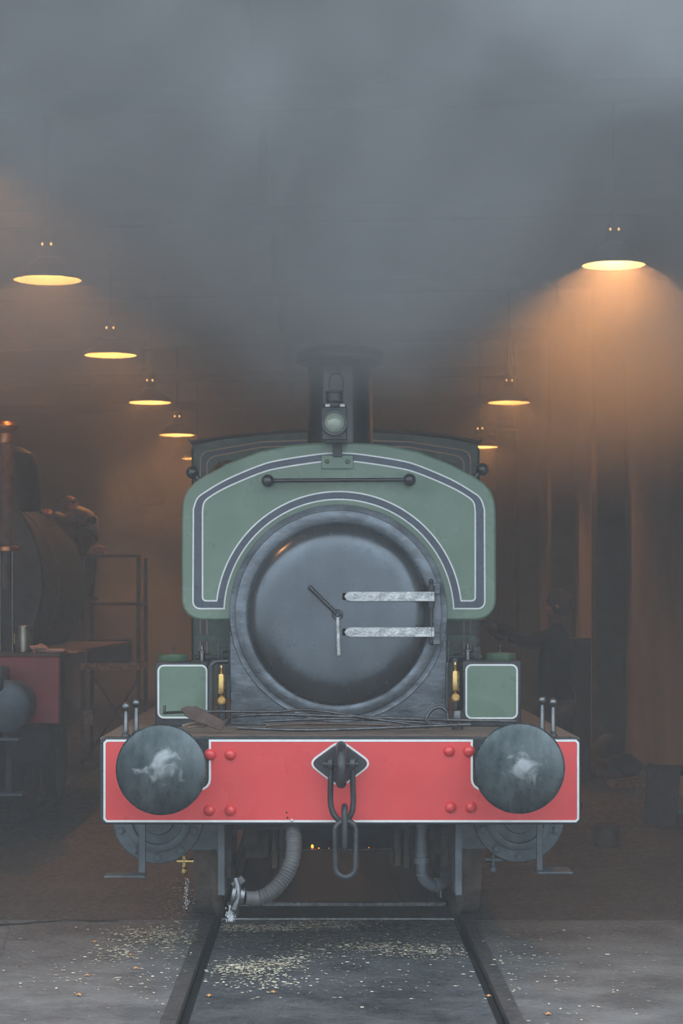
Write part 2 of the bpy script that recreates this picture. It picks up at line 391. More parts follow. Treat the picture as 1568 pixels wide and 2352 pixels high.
x, z = bp(670, 1884); E('bolt', lambda b: lathe(b, [(.008, 0), (.008, -.008), (0, -.011)], (x, YBm - .003, z), 'y', 8), 'wornsteel', beam)
E('running_plate', lambda b: box(b, CX - 1.2, CX + 1.2, YBm + .02, 15.8, bz1 - .025, bz1 - .003), 'brown', bevel=.004, label='sooty brown footplate')
ZP = bz1 - .003
# lining-shaped black pads behind buffers
for (px, py, sgn) in ((370, 1768, -1), (1193, 1765, 1)):
    c = P(px, py, 10.5)
    bf = E('buffer', lambda b: lathe(b, [(0, -.032), (.04, -.0312), (.08, -.0282), (.12, -.0228), (.16, -.0145), (.19, -.0062), (.21, .0008), (.2185, .006), (.2205, .013), (.2195, .030), (.20, .036), (.09, .05), (.065, .06), (.065, .2), (0, .2)], c, 'y', 64), 'buffer', smooth=50, label='round greasy steel buffer head')
    E('buffer_housing', lambda b: lathe(b, [(.08, .14), (.10, .15), (.11, .2), (.125, .28), (.15, .33), (.17, .345), (.17, .368)], c, 'y', 32), 'black', bf)
# --- drawgear
hc = bp(781, 1753); YH = YBm
dia = []
pts = [(714 - 781, 0), (0, -46), (848 - 781, 0), (0, 46)]
def diamond(gr):
    out = []; cor = [(-.150 - gr, 0), (0, -.115 - gr * .8), (.150 + gr, 0), (0, .108 + gr * .8)]
    for i, (x, z) in enumerate(cor):
        a = Vector(cor[i - 1]); b = Vector(cor[(i + 1) % 4]); p = Vector((x, z)); f = .26
        p0, p1 = p.lerp(a, f), p.lerp(b, f)
        for k in range(7):
            t = k / 6; q = (1 - t) ** 2 * p0 + 2 * t * (1 - t) * p + t * t * p1; out.append((hc[0] + q.x, hc[1] + q.y))
    return out
dg = E('drawhook', lambda b: prism(b, diamond(.0), YH - .02, YH + .0), 'black', bevel=.004, label='black drawhook on a diamond plate')
E('white_lining', lambda b: line(b, diamond(.010), .010, YH - .0052, YH - .0015), 'white', dg, smooth=0)
def hook(b):
    x, z = hc[0] + .004, hc[1]
    path = spline([(x, YH, z + .085), (x, YH - .10, z + .078), (x, YH - .17, z + .045), (x, YH - .195, z - .02), (x, YH - .17, z - .08), (x, YH - .115, z - .085), (x, YH - .09, z - .05)], 5)
    rr = [.027 if i < 24 else .024 for i in range(len(path))]
    tube(b, path, rr, 12)
    ball(b, (x, YH - .14, z), .028, 14, (.9, 1.4, 2.6))
E('hook', hook, 'iron', dg, smooth=60)
E('pin', lambda b: [cyl(b, (hc[0] - .085, YH - .11, hc[1] + .003), (hc[0] + .088, YH - .11, hc[1] + .003), .014), cyl(b, (hc[0] - .062, YH - .11, hc[1] + .003), (hc[0] - .042, YH - .11, hc[1] + .003), .034), cyl(b, (hc[0] + .046, YH - .11, hc[1] + .003), (hc[0] + .07, YH - .11, hc[1] + .003), .034)], 'iron', dg)
def link(px0, px1, py0, py1, D, r, edge=False):
    c = P((px0 + px1) / 2, (py0 + py1) / 2, D); hw = (px1 - px0) / 2 * D / F; hh = (py1 - py0) / 2 * D / F; pp = []
    for k in range(28):
        a = 2 * PI * k / 28; x = hw * math.cos(a); z = hw * math.sin(a) + (hh - hw) * (1 if math.sin(a) > 0 else -1)
        pp.append((c.x + (0 if edge else x), c.y + (x if edge else 0), c.z + z))
    bm = nb(); tube(bm, pp, r, 10, closed=True); return bm
ch = E('coupling_chain', lambda b: tube(b, spline([P(760, 1752, 10.75), P(759, 1800, 10.76), P(759, 1845, 10.77), P(765, 1868, 10.77), P(775, 1881, 10.77), P(787, 1887, 10.77), P(799, 1880, 10.77), P(808, 1865, 10.77), P(811, 1840, 10.77), P(810, 1800, 10.76), P(809, 1752, 10.75)], 4), .0145, 10), 'iron', smooth=60, label='three link coupling chain hanging from the hook')
def hl(px0, px1, py0, py1, D, r, edge, m, hwm=None):
    c = P((px0 + px1) / 2, (py0 + py1) / 2, D); hw = hwm or (px1 - px0) / 2 * D / F; hh = (py1 - py0) / 2 * D / F; pp = []
    for k in range(28):
        a = 2 * PI * (k + .5) / 28; x = hw * math.cos(a); z = hw * math.sin(a) + (hh - hw) * (1 if math.sin(a) > 0 else -1)
        pp.append((c.x + (0 if edge else x), c.y + (x if edge else 0), c.z + z))
    bm = nb(); tube(bm, pp, r, 10, closed=True); return obj('link', bm, m, ch, smooth=60)
hl(791, 791, 1852, 1960, 10.77, .0155, True, 'iron', .048)
hl(769.5, 816.5, 1886, 2015, 10.76, .0155, False, 'iron')
# --- frames and undergear
for s, px in ((-1, 508), (1, 1053)):
    xf = (px - VX) * 11.15 / F
    def frp(b):
        prof = [(10.93, bz0 + .02), (11.15, bz0 + .01), (11.15, .315), (11.3, .315), (11.75, .52), (14.0, .52), (15.6, .5), (15.6, 1.1), (10.93, 1.1)]
        a = [b.verts.new((xf - .019, y, z)) for y, z in prof]; c = [b.verts.new((xf + .019, y, z)) for y, z in prof]; n = len(prof)
        b.faces.new(a); b.faces.new(c[::-1])
        for i in range(n): b.faces.new((a[i], c[i], c[(i + 1) % n], a[(i + 1) % n]))
    E('frame_plate', frp, 'grey', bevel=.004)
    sd = -1 if s < 0 else 1
    # cylinder
    cc = P(362 if s < 0 else 1192, 1880 if s < 0 else 1877, 11.6)
    cl = E('cylinder', lambda b: lathe(b, [(.0, .0), (.085, .0), (.09, .01), (.135, .012), (.14, -.012), (.165, -.016), (.178, -.012), (.18, .004), (.238, .006), (.242, .014), (.242, .04), (.225, .05), (.225, .62), (.24, .63), (.24, .68), (0, .68)], cc, 'y', 48), 'cyl', label='outside cylinder with bolted front cover')
    for k in range(10):
        a = R(18 + 36 * k); bx_, bz_ = cc.x + .208 * math.cos(a), cc.z + .208 * math.sin(a)
        E('bolt', lambda b: [lathe(b, [(.022, .006), (.022, -.002), (.019, -.004), (.012, -.004), (.012, -.018), (0, -.018)], (bx_, cc.y, bz_), 'y', 10)], 'cyl', cl, smooth=30)
    E('cylinder_bracket', lambda b: box(b, xf, cc.x - s * .15, 11.62, 11.66, cc.z - .17, 1.12), 'cyl')
    # drain cock under the cylinder
    q = cc + Vector((.14 if s < 0 else -.14, .02, -.26))
    dc = E('drain_cock', lambda b: [cyl(b, q + Vector((0, 0, .06)), q, .013, seg=10), cyl(b, q + Vector((-.04, 0, .03)), q + Vector((.05, 0, .03)), .012, seg=10), lathe(b, [(.012, .0), (.02, -.01), (.02, -.03), (.012, -.04)], q, 'z', 12)], 'brass' if s < 0 else 'cyl')
    # footstep bracket
    if s < 0:
        E('footstep', lambda b: [box(b, *sorted((P(318, 0, 11.45).x, P(334, 0, 11.45).x)), 11.45, 11.47, P(0, 2005, 11.45).z, 1.1), box(b, P(241, 0, 11.45).x, P(334, 0, 11.45).x, 11.4, 11.55, P(0, 2014, 11.45).z, P(0, 2009, 11.45).z)], 'grey', bevel=.003)
    else:
        E('footstep', lambda b: [box(b, P(1232, 0, 11.45).x, P(1246, 0, 11.45).x, 11.45, 11.47, P(0, 2000, 11.45).z, 1.1), box(b, P(1232, 0, 11.45).x, P(1313, 0, 11.45).x, 11.40, 11.62, P(0, 2005, 11.45).z, P(0, 2000, 11.45).z)], 'grey', bevel=.003)
    for yw in (12.75, 14.45):
        wh = E('wheel', lambda b: lathe(b, [(0, -.07), (.09, -.07), (.1, -.04), (.40, -.03), (.42, -.06), (.47, -.066), (.478, .03), (.505, .06), (.50, .075), (.42, .075), (.40, .03), (.1, .04), (.09, .07), (0, .07)] if s < 0 else [(0, -.07), (.09, -.07), (.1, -.04), (.40, -.03), (.42, -.075), (.50, -.075), (.505, -.06), (.478, -.03), (.47, .066), (.42, .06), (.40, .03), (.1, .04), (.09, .07), (0, .07)], (CX + s * (GA + .03), yw, .484), 'x', 48), 'brown')
    # sand boxes above the cylinders
    if s < 0: a0, a1 = P(356, 1521, 11.9), P(476, 1667, 11.9)
    else: a0, a1 = P(1061, 1518, 11.9), P(1197, 1662, 11.9)
    sb = E('side_box', lambda b: box(b, a0.x, a1.x, 11.9, 12.35, ZP, a0.z), 'black', bevel=.008, label='black box with lined green front')
    mg = .018
    if s < 0: rr_ = rrect(a0.x + mg, a1.x - .004, a1.z + .045, a0.z - .018, .03)
    else: rr_ = rrect(a0.x + .022, a1.x - .024, a1.z + .03, a0.z - .022, .03)
    E('green_panel', lambda b: prism(b, rr_, 11.897, 11.905), 'green', sb, smooth=0)
    E('white_lining', lambda b: line(b, rr_, .010, 11.8955, 11.899), 'white', sb, smooth=0)
    lx = P(398 if s < 0 else 1148, 1500, 12.15).x
    E('lid', lambda b: lathe(b, [(.083, 0), (.085, .004), (.085, .032), (.08, .038), (.03, .042), (0, .044)], (lx, 12.13, a0.z), 'z', 28), 'green_dark', sb)
    E('lid_knob', lambda b: [cyl(b, (lx + s * -.0, 12.13, a0.z + .04), (lx, 12.13, a0.z + .07), .006), ball(b, (lx, 12.13, a0.z + .075), .01, 10)], 'iron', sb)
    E('oil_cup', lambda b: lathe(b, [(.018, 0), (.018, .05), (.024, .052), (.024, .06), (.01, .065), (.008, .09)], (a1.x - .045 if s < 0 else a0.x + .05, 12.2, a0.z - .004), 'z', 14), 'steel', sb)
    # motion parts between box and smokebox
    E('pipe', lambda b: tube(b, spline([P(475 + 9 if s < 0 else 1026, 1645, 11.85), P(484 if s < 0 else 1026, 1545, 11.85), P(487 if s < 0 else 1027, 1526, 11.85), P(497 if s < 0 else 1029, 1520, 11.86), P(522 if s < 0 else 1034, 1519, 11.88)], 5), .016 if s < 0 else .009, 12), 'gloss', smooth=60)
    lbx, lby = (508, 1570) if s < 0 else (1045, 1563)
    q = P(lbx, lby, 11.87)
    lb = E('lubricator', lambda b: lathe(b, [(.006, -.075), (.012, -.062), (.022, -.058), (.0235, -.05), (.0235, .045), (.021, .052), (.009, .056), (.009, .06), (.0125, .064), (.009, .068), (.0125, .073), (.009, .078), (.0125, .083), (.009, .088), (.007, .10)], q, 'z', 24), 'brass', label='brass displacement lubricator')
    q2 = P(lbx + 1, lby + 39, 11.86)
    E('end_cap', lambda b: lathe(b, [(.0, -.006), (.010, -.006), (.011, -.012), (.017, -.012), (.018, -.004), (.0225, -.006), (.0235, .0), (.02, .02), (0, .02)], q2, 'y', 24), 'brass', lb)
    E('bracket', lambda b: [box(b, q.x - .01, q.x + .01, 11.875, 11.89, q.z - .2, q.z + .12), cyl(b, q2 + Vector((0, .02, -.02)), (q2.x, q2.y + .02, ZP), .014)], 'iron')
    for k in range(3):
        E('slide_bar', lambda b: [box(b, q.x - .03 + k * .012, q.x - .022 + k * .012, 12.05 + k * .2, 12.08 + k * .2, ZP, q.z + .22)], 'iron')
    zz = P(0, 1468, 12.6).z; xa, xb = (P(455, 0, 12.6).x, P(535, 0, 12.6).x) if s < 0 else (P(1018, 0, 12.6).x, P(1090, 0, 12.6).x)
    E('cross_bracket', lambda b: [box(b, xa, xb, 12.6, 12.64, zz - .012, zz + .025), cyl(b, (xa + .03, 12.58, zz), (xa + .03, 12.61, zz), .012, seg=6), cyl(b, (xb - .03, 12.58, zz), (xb - .03, 12.61, zz), .012, seg=6)], 'cab_green')
    zz = P(0, 1510, 12.4).z
    E('weigh_shaft', lambda b: [cyl(b, (xa - .01, 12.42, zz), (xb + .03, 12.42, zz), .012), cyl(b, (xa + .05, 12.42, zz), (xa + .08, 12.42, zz), .022), cyl(b, (xb - .05, 12.42, zz + .01), (xb - .02, 12.42, zz + .01), .026), box(b, xb - .02, xb + .02, 12.4, 12.44, zz - .1, zz + .06)], 'iron')
    # lamp irons / pillars at the plate's ends
    for (px, pt, pb, D) in (((289, 1626, 1692, 10.98), (313, 1618, 1684, 11.12)) if s < 0 else ((1245, 1611, 1684, 11.12), (1270, 1616, 1690, 10.98))):
        q = P(px, pb, D); hh = P(px, pt, D).z - ZP
        E('handrail_pillar', lambda b: lathe(b, [(.022, 0), (.022, .012), (.013, .016), (.015, .03), (.0125, .04), (.0115, hh - .03), (.009, hh - .022), (.009, hh - .016), (.017, hh - .01), (.0225, hh), (.0235, hh + .008), (.021, hh + .018), (.013, hh + .026), (0, hh + .029)], (q.x, D, ZP), 'z', 20), 'steel', smooth=50)
# --- smokebox
sc_c = P(777, 1409, 12.0); X0, Z0 = sc_c.x, sc_c.z
def spl(b):
    a0, a1 = P(528, 1452, 12.05), P(1025, 1668, 12.05)
    pts = [(a0.x, ZP), (a0.x, a0.z)]
    pts += [(a0.x + .02, a0.z + .006), (X0 - .52, Z0 + .05), (X0, Z0 + .3), (X0 + .52, Z0 + .05), (a1.x - .02, a0.z + .006)]
    pts += [(a1.x, a0.z), (a1.x, ZP)]
    prism(b, pts, 12.03, 12.6)
sbx = E('smokebox', spl, 'smoke_black', bevel=.006, label='dull black smokebox with round door')
E('front_ring', lambda b: lathe(b, [(.50, -.03), (.512, -.036), (.545, -.036), (.565, -.03), (.568, -.02), (.568, .04), (.560, .06), (.50, .06)], (X0, 12.0, Z0), 'y', 96), 'smoke_black', sbx, smooth=50)
E('boiler_barrel', lambda b: lathe(b, [(.555, .05), (.555, .6), (.52, .6), (.52, 3.6)], (X0, 12.0, Z0), 'y', 48), 'smoke_black', sbx)
E('saddle_arch', lambda b: lathe(b, [(.575, .01), (.598, .005), (.602, .02), (.602, .06)], (X0, 12.0, Z0), 'y', 96), 'smoke_black', sbx, smooth=50)
door = E('smokebox_door', lambda b: lathe(b, [(.506, .0), (.507, -.028), (.503, -.048), (.495, -.065), (.482, -.082), (.466, -.097), (.448, -.1095), (.43, -.1185), (.412, -.1255), (.395, -.130), (.375, -.1332), (.34, -.1355), (.27, -.138), (.18, -.140), (.09, -.141), (0, -.1415)], (X0, 12.0, Z0), 'y', 96), 'door_black', smooth=60, label='dished black round smokebox door')
for py in (1370, 1452):
    a, c = P(787, py, 11.84), P(998, py - 1.5, 11.84); z = a.z
    def strap(b):
        n = 24; rows = []
        for k in range(n + 1):
            t = k / n; x = a.x + (c.x - a.x) * t; rho = math.hypot(x - X0, z - Z0)
            yy = 12.0 - .141 - .003 + max(0, rho - .3) * .08
            h = .0265 * (math.sin(PI / 2 * min(1, k / 1.5)) if k < 2 else 1) + (.0 if k else -.012)
            rows.append([b.verts.new((x, yy - .012, z + h)), b.verts.new((x, yy - .012, z - h)), b.verts.new((x, yy, z - h)), b.verts.new((x, yy, z + h))])
        for p, q in zip(rows, rows[1:]):
            for k in range(4): b.faces.new((p[k], p[(k + 1) % 4], q[(k + 1) % 4], q[k]))
        b.faces.new(rows[0]); b.faces.new(rows[-1][::-1])
    E('hinge_strap', strap, 'wornsteel', door, bevel=.002, label='scuffed bright steel hinge strap')
a = P(990, 1335, 11.9); c = P(990, 1476, 11.9)
E('hinge_pin', lambda b: [cyl(b, a, c, .010), ball(b, a, .014), ball(b, c, .012)] + [cyl(b, P(990, y0, 11.88), P(990, y1, 11.88), .019) for y0, y1 in ((1345, 1358), (1358, 1383), (1440, 1465), (1383, 1395))], 'black', door)
E('hinge_lug', lambda b: [box(b, a.x - .002, a.x + .05, 11.9, 11.97, P(0, py + 13, 11.9).z, P(0, py - 13, 11.9).z) for py in (1352, 1468)], 'smoke_black', door, bevel=.004)
hc2 = P(775, 1412, 11.82)
hd = E('door_handle', lambda b: [lathe(b, [(.03, .04), (.03, -.01), (.027, -.016), (.015, -.016), (.014, -.028), (.010, -.032), (0, -.032)], hc2, 'y', 24)], 'iron', door)
def bar(p, m): return E('handle_bar', lambda b: [tube(b, [P(775, 1412, 11.805), (P(775, 1412, 11.8) + p) / 2, p], [.011, .0115, .013], 12), ball(b, p, .0135, 12)], m, door, smooth=60)
bar(P(712, 1350, 11.8), 'iron'); bar(P(778, 1503, 11.8), 'wornsteel')
# --- saddle tank
TY = 12.1
def tp(dx, py, y=TY): v = P(778 + dx, py, y); return (v.x, v.z)
half = [(0, 1015), (60, 1017), (111, 1022), (184, 1037), (257, 1065), (310, 1093), (333, 1109), (347, 1124), (356, 1142), (360, 1165), (361, 1200), (361, 1380), (357, 1398), (347, 1412), (333, 1421), (315, 1425), (238, 1425)]
out = [tp(dx, py) for dx, py in half] + [tp(-dx, py) for dx, py in half[::-1]][:-1]
tank = E('saddle_tank', lambda b: prism(b, out, TY, 15.0), 'green', bevel=.012, label='green saddle tank with white lining')
def arch(r, t0, t1, n): return [(r * math.sin(R(t0 + (t1 - t0) * k / n)), 1411 - r * math.cos(R(t0 + (t1 - t0) * k / n))) for k in range(n + 1)]
def sp2(pts, n=5): return [(v.x, v.y) for v in spline([(x, y, 0) for x, y in pts], n)]
topA = sp2([(0, 1041), (44, 1043), (136, 1057), (184, 1070), (257, 1101), (305, 1129), (325, 1145), (334, 1170)], 4)
topB = sp2([(0, 1059), (44, 1061), (136, 1075), (184, 1088), (257, 1119), (297, 1142), (310, 1156), (313, 1176)], 4)
def corner(x, y, r, n=4): return [(x - r + r * math.cos(R(90 * k / n)), y - r + r * math.sin(R(90 * k / n))) for k in range(n + 1)]
A = topA + corner(335, 1398, 16) + [(263, 1398)] + arch(264, 86.5, 0, 24)
B = topB + corner(313, 1380, 8) + [(281, 1380)] + arch(282, 83.3, 0, 24)
def full(L): return [tp(dx, py) for dx, py in L] + [tp(-dx, py) for dx, py in L[::-1]][1:-1]
def fullloop(top_to_arch):   # right half goes from the crown round to the arch crown, then back mirrored
    return full(top_to_arch)
A2, B2 = fullloop(A), fullloop(B)
bandb = nb()
ribbon(bandb, A2, B2, TY - .0015, TY + .003, True)
obj('lining_band', bandb, 'band', tank, smooth=0, label='dark blue grey band between the white lines')
for L in (A2, B2): E('white_lining', lambda b: line(b, L, .0085, TY - .003, TY), 'white', tank, smooth=0)
# handrail on the tank front
k0, k1 = P(615, 1104, 12.03), P(940, 1102, 12.03)
hr = E('handrail', lambda b: cyl(b, k0, k1, .0115, seg=14), 'gloss')
for q in (k0, k1): E('handrail_knob', lambda b: [ball(b, q, .036, 20), cyl(b, q, q + Vector((0, .08, 0)), .014)], 'gloss', hr)
for s, px, py in ((-1, 442, 1085), (1, 1107, 1078)):
    q = P(px, py, 12.3); inn = Vector((q.x - s * .075, 12.3, q.z - .085))
    h2 = E('side_handrail', lambda b: cyl(b, q, (q.x, 14.9, q.z), .0115, seg=14), 'gloss')
    E('handrail_knob', lambda b: [ball(b, q, .036, 20), tube(b, [q, inn], [.013, .022], 12)], 'gloss', h2)
# lamp bracket
b0, b1 = P(738, 1046, TY), P(811, 1077, TY)
lbk = E('lamp_bracket', lambda b: [box(b, b0.x, b1.x, TY - .016, TY, b1.z, b0.z)], 'green', bevel=.003)
E('bracket_arm', lambda b: [box(b, P(764, 0, TY).x, P(785, 0, TY).x, TY - .03, TY - .012, b0.z - .01, P(0, 1018, TY).z), box(b, P(748, 0, TY).x, P(798, 0, TY).x, TY - .17, TY - .012, P(0, 1021, TY).z, P(0, 1015, TY).z)], 'black', lbk, bevel=.003)
for px in (751, 798):
    q = P(px, 1060, TY - .016); E('bolt', lambda b: lathe(b, [(.014, .002), (.014, -.003), (.009, -.004), (.009, -.012), (0, -.012)], q, 'y', 12), 'green_dark', lbk)
# chimney
cy0 = P(781, 1015, 12.75)
chp = lambda px, py: (px * 12.75 / F, P(0, py, 12.75).z - 2.6)
E('chimney', lambda b: lathe(b, [(.30, 0.0), (.28, .03), (.235, .06), (.205, .10), (.193, .16), (.186, .50), (.186, .585), (.20, .60), (.235, .615), (.265, .63), (.272, .65), (.265, .675), (.235, .70), (.19, .71), (.16, .71), (.16, .3)], (P(781, 0, 12.75).x, 12.75, 2.60), 'z', 48), 'gloss', smooth=50, label='tall black chimney with flared cap')
E('tank_filler', lambda b: lathe(b, [(.2, 0), (.2, .05), (.21, .06), (.18, .08), (0, .09)], (CX, 14.2, 2.66), 'z', 28), 'green_dark')
# cab
YC = 15.8
def cp(px, py): v = P(px, py, YC); return (v.x, v.z)
cabo = [cp(x, y) for x, y in ((440, 1640), (440, 1030), (444, 1022), (520, 1008), (620, 998), (700, 993), (770, 991), (850, 993), (940, 998), (1030, 1008), (1095, 1021), (1100, 1030), (1100, 1640))]
cab = E('cab', lambda b: prism(b, cabo, YC, YC + .02), 'cab_green', smooth=0, label='sooty green cab front with fine lining')
ro = [cp(x, y) for x, y in ((433, 1012), (438, 1018), (520, 1005), (620, 995), (700, 990), (770, 988), (850, 990), (940, 995), (1030, 1005), (1102, 1018), (1106, 1013))]
E('roof', lambda b: ribbon(b, ro, [(x, z + .012) for x, z in ro], YC - .06, YC + 1.7, False), 'dark', cab)
for s in (440, 1097): E('side_sheet', lambda b: box(b, cp(s, 0)[0], cp(s + 4, 0)[0], YC, YC + 1.6, 1.1, cp(0, 1032)[1]), 'cab_green', cab)
def cl(inset, top):
    L = [(440 + inset, 1580), (440 + inset, 1050 + top), (446 + inset, 1040 + top), (456 + inset, 1034 + top), (600, 1013 + top), (770, 1007 + top), (940, 1013 + top), (1100 - inset - 18, 1032 + top), (1100 - inset - 6, 1038 + top), (1100 - inset, 1050 + top), (1100 - inset, 1580)]
    return [cp(*q) for q in L]
for ins, tpp in ((20, 2), (35, 14)): E('cab_lining', lambda b: line(b, cl(ins, tpp), .009, YC - .004, YC - .001, False), 'tan_line', cab, smooth=0)
E('cab_band', lambda b: ribbon(b, cl(20, 2), cl(35, 14), YC - .002, YC + .001, False), 'band', cab, smooth=0)
for px in (525, 1012):
    q = P(px, 1105, YC)
    sp = E('spectacle_rim', lambda b: lathe(b, [(.115, 0), (.115, -.02), (.135, -.03), (.15, -.02), (.152, 0)], q, 'y', 36), 'brass', cab)
    E('spectacle_glass', lambda b: lathe(b, [(.116, -.008), (.116, -.012), (0, -.012)], q, 'y', 36), 'dark', sp)
E('firebox', lambda b: box(b, CX - .5, CX + .5, 15.0, 15.9, .75, 2.2), 'dark')
# undergear in the middle: ashpan, brake rods, hanging boxes
E('brake_rod', lambda b: cyl(b, P(688, 1952, 13.6), P(900, 1951, 13.6), .008), 'steel')
ash = E('ashpan', lambda b: box(b, CX - .5, CX + .5, 13.75, 15.2, .26, .9), 'dark')
for (px, py, r) in ((717, 1944, .008), (732, 1948, .0025), (755, 1948, .0012), (847, 1947, .0018)):
    E('ember', lambda b: ball(b, P(px, py, 13.58), r, 8, (1, 1, 1.5)), 'ember', ash)
for (xa, xb, yb, D) in ((560, 618, 1973, 12.6), (624, 636, 1996, 12.4), (641, 652, 1994, 12.5), (906, 920, 1990, 12.4), (926, 940, 1995, 12.45), (985, 1012, 1962, 12.8)):
    E('brake_hanger', lambda b: box(b, P(xa, 0, D).x, P(xb, 0, D).x, D, D + .25, P(0, yb, D).z, 1.1), 'brown', bevel=.006)
E('cross_stay', lambda b: box(b, -.52, .70, 11.9, 11.95, P(0, 1905, 11.9).z, 1.1), 'dark')
E('heating_pipe', lambda b: [tube(b, spline([P(967, 1890, 11.3), P(967, 1960, 11.3), P(968, 1998, 11.3), P(974, 2020, 11.31), P(992, 2033, 11.33), P(1012, 2030, 11.37), P(1025, 2018, 11.42), P(1024, 2004, 11.5)], 5), .0305, 18)], 'grey', label='thick grey pipe with an elbow', smooth=60)
for c_ in ((P(967, 1958, 11.3), P(967, 1968, 11.3), .036), (P(967, 1969, 11.3), P(967, 1983, 11.3), .042), (P(968, 2008, 11.3), P(968, 2011, 11.3), .033), (P(998, 2032, 11.335), P(1006, 2032, 11.35), .036)): E('pipe_collar', lambda b: cyl(b, *c_), 'grey')
E('pipe_drain', lambda b: cyl(b, P(1012, 2040, 11.35), P(1012, 2062, 11.35), .005), 'grey')
# corrugated hose
pth = spline([P(672, 1888, 10.96), P(673, 1915, 10.92), P(675, 1945, 10.86), P(668, 1985, 10.82), P(650, 2020, 10.8), P(625, 2047, 10.78), P(595, 2063, 10.76), P(562, 2062, 10.74)], 26)
rr = [(.037 if i < 30 else (.0385 + .0032 * math.sin(i * 1.35 * 1.0)) if i < len(pth) - 22 else .036) for i in range(len(pth))]
hose = E('hose', lambda b: tube(b, pth, rr, 24), 'rubber', smooth=70, label='ribbed grey rubber hose hanging below the beam')
E('hose_collar', lambda b: cyl(b, P(671, 1889, 10.96), P(672, 1905, 10.94), .041, seg=24), 'rubber', hose)
q = P(546, 2057, 10.73)
def cpl(b):
    a = Vector((-1, 0, .15)).normalized()
    cyl(b, q + a * -.035, q + a * .01, .043, .052, 20); cyl(b, q + a * .01, q + a * .03, .06, .058, 20)
    tube(b, [q + Vector((-.01, -.02, .09)), q + Vector((.0, -.03, .05)), q + Vector((.005, -.04, .0)), q + Vector((-.015, -.04, -.06)), q + Vector((0.0, -.02, -.09))], [.012, .018, .014, .02, .012], 10)
    box(b, q.x - .03, q.x + .035, q.y - .03, q.y + .02, q.z + .05, q.z + .085, Matrix.Rotation(R(-38), 4, 'Y'))
E('hose_coupling', cpl, 'steel', hose, bevel=.002)

# oil lamp on the bracket (lifts off)
YL = 11.98
lp = thing('oil_lamp', P(768, 1015, YL), 'small grey oil headlamp with a round bullseye lens on the tank top', 'lamp')
def lpp(px, py): return P(px, py, YL)
a, c = lpp(738, 936), lpp(797, 1012)
def T(name, fn, m, parent=lp, **k): return quick(name, fn, m, parent, **k)
T('lamp_body', lambda b: box(b, a.x, c.x, YL - .06, YL + .07, c.z - .003, a.z), 'iron', bevel=.008)
q = lpp(768, 974) + Vector((0, -.06, 0))
T('lens_rim', lambda b: lathe(b, [(.062, 0), (.068, -.004), (.070, -.02), (.066, -.026), (.060, -.026), (.060, -.01)], q, 'y', 36), 'grey')
T('lens', lambda b: lathe(b, [(.0615, -.005), (.060, -.018), (.05, -.034), (.035, -.046), (.018, -.053), (0, -.055)], q, 'y', 36), 'lens', smooth=80)
T('lamp_top', lambda b: [lathe(b, [(.062, 0), (.064, .005), (.062, .018), (.048, .022), (.045, .03), (.048, .034), (.048, .075), (.052, .08), (.05, .088), (.02, .095), (0, .096)], (q.x, YL, a.z), 'z', 24)], 'black')
for px in (752, 786): T('vent_tab', lambda b: box(b, lpp(px - 6, 0).x, lpp(px + 6, 0).x, YL - .064, YL - .055, lpp(0, 937).z, lpp(0, 930).z), 'wornsteel', bevel=.002)
T('lamp_handle', lambda b: tube(b, spline([lpp(757, 905), lpp(756, 880), lpp(760, 863), lpp(772, 858), lpp(784, 863), lpp(788, 880), lpp(787, 905)], 4), .004, 8), 'iron')

# ------------------------------------------------------------------ fire irons lying on the footplate
def iron(name, pts, r, label, m='fire', extra=None, cat='fire iron'):
    bm = nb(); tube(bm, spline(pts, 6), r, 10)
    if extra: extra(bm)
    return tag(obj(name, bm, m, smooth=60, bevel=0), label, cat, None)
iron('pricker_rod', [P(378, 1620, 11.32), P(378, 1637, 11.32), P(385, 1637, 11.34), P(470, 1634, 11.5), P(620, 1635, 11.55), P(712, 1631, 11.5), P(830, 1647, 11.4), P(965, 1667, 11.3)], .0075, 'long thin iron rod with a bent tip crossing over the other fire irons')
bl = thing('fire_hoe', P(470, 1675, 11.25), 'brown rusty hoe with thick angled blade lying behind the left buffer', 'fire iron')
def hoeb(b):
    pts = [(414, 1629), (426, 1623), (449, 1623), (466, 1632), (515, 1657), (517, 1668), (510, 1678), (499, 1677), (478, 1668), (440, 1655), (425, 1645)]
    prism(b, [(P(x, y, 11.2).x, P(x, y, 11.2).z) for x, y in pts], 11.19, 11.235)
    for v in b.verts: v.co.y += (v.co.x - P(515, 0, 11.2).x) * -.15
quick('blade', hoeb, 'rustiron', bl, bevel=.004)
quick('hoe_rod', lambda b: tube(b, spline([P(508, 1668, 11.23), P(524, 1652, 11.27), P(545, 1645, 11.33), P(640, 1641, 11.42), P(800, 1646, 11.42), P(1000, 1653, 11.42), P(1185, 1657, 11.45)], 6), .009, 10), 'fire', bl, smooth=60)
iron('ring_handled_poker', [P(1028, 1652, 11.35), P(1024, 1633, 11.35), P(1008, 1624, 11.35), P(990, 1632, 11.35), P(979, 1650, 11.35), P(985, 1661, 11.35), P(994, 1667, 11.35)], .009, 'iron poker with a hooped end standing up before the smokebox corner')
iron('fire_rod', [P(545, 1672, 11.2), P(700, 1677, 11.17), P(880, 1672, 11.17), P(1080, 1664, 11.22)], .009, 'straight iron rod lying lowest and nearest along the footplate')
iron('fire_rod', [P(600, 1657, 11.42), P(760, 1651, 11.42), P(900, 1655, 11.42), P(1050, 1666, 11.36)], .008, 'iron rod lying under the hoe handle in the middle of the pile')
iron('fire_rod', [P(610, 1667, 11.32), P(700, 1662, 11.35), P(860, 1664, 11.35), P(985, 1670, 11.3)], .008, 'short rusty iron rod in the middle of the pile', 'rustiron')
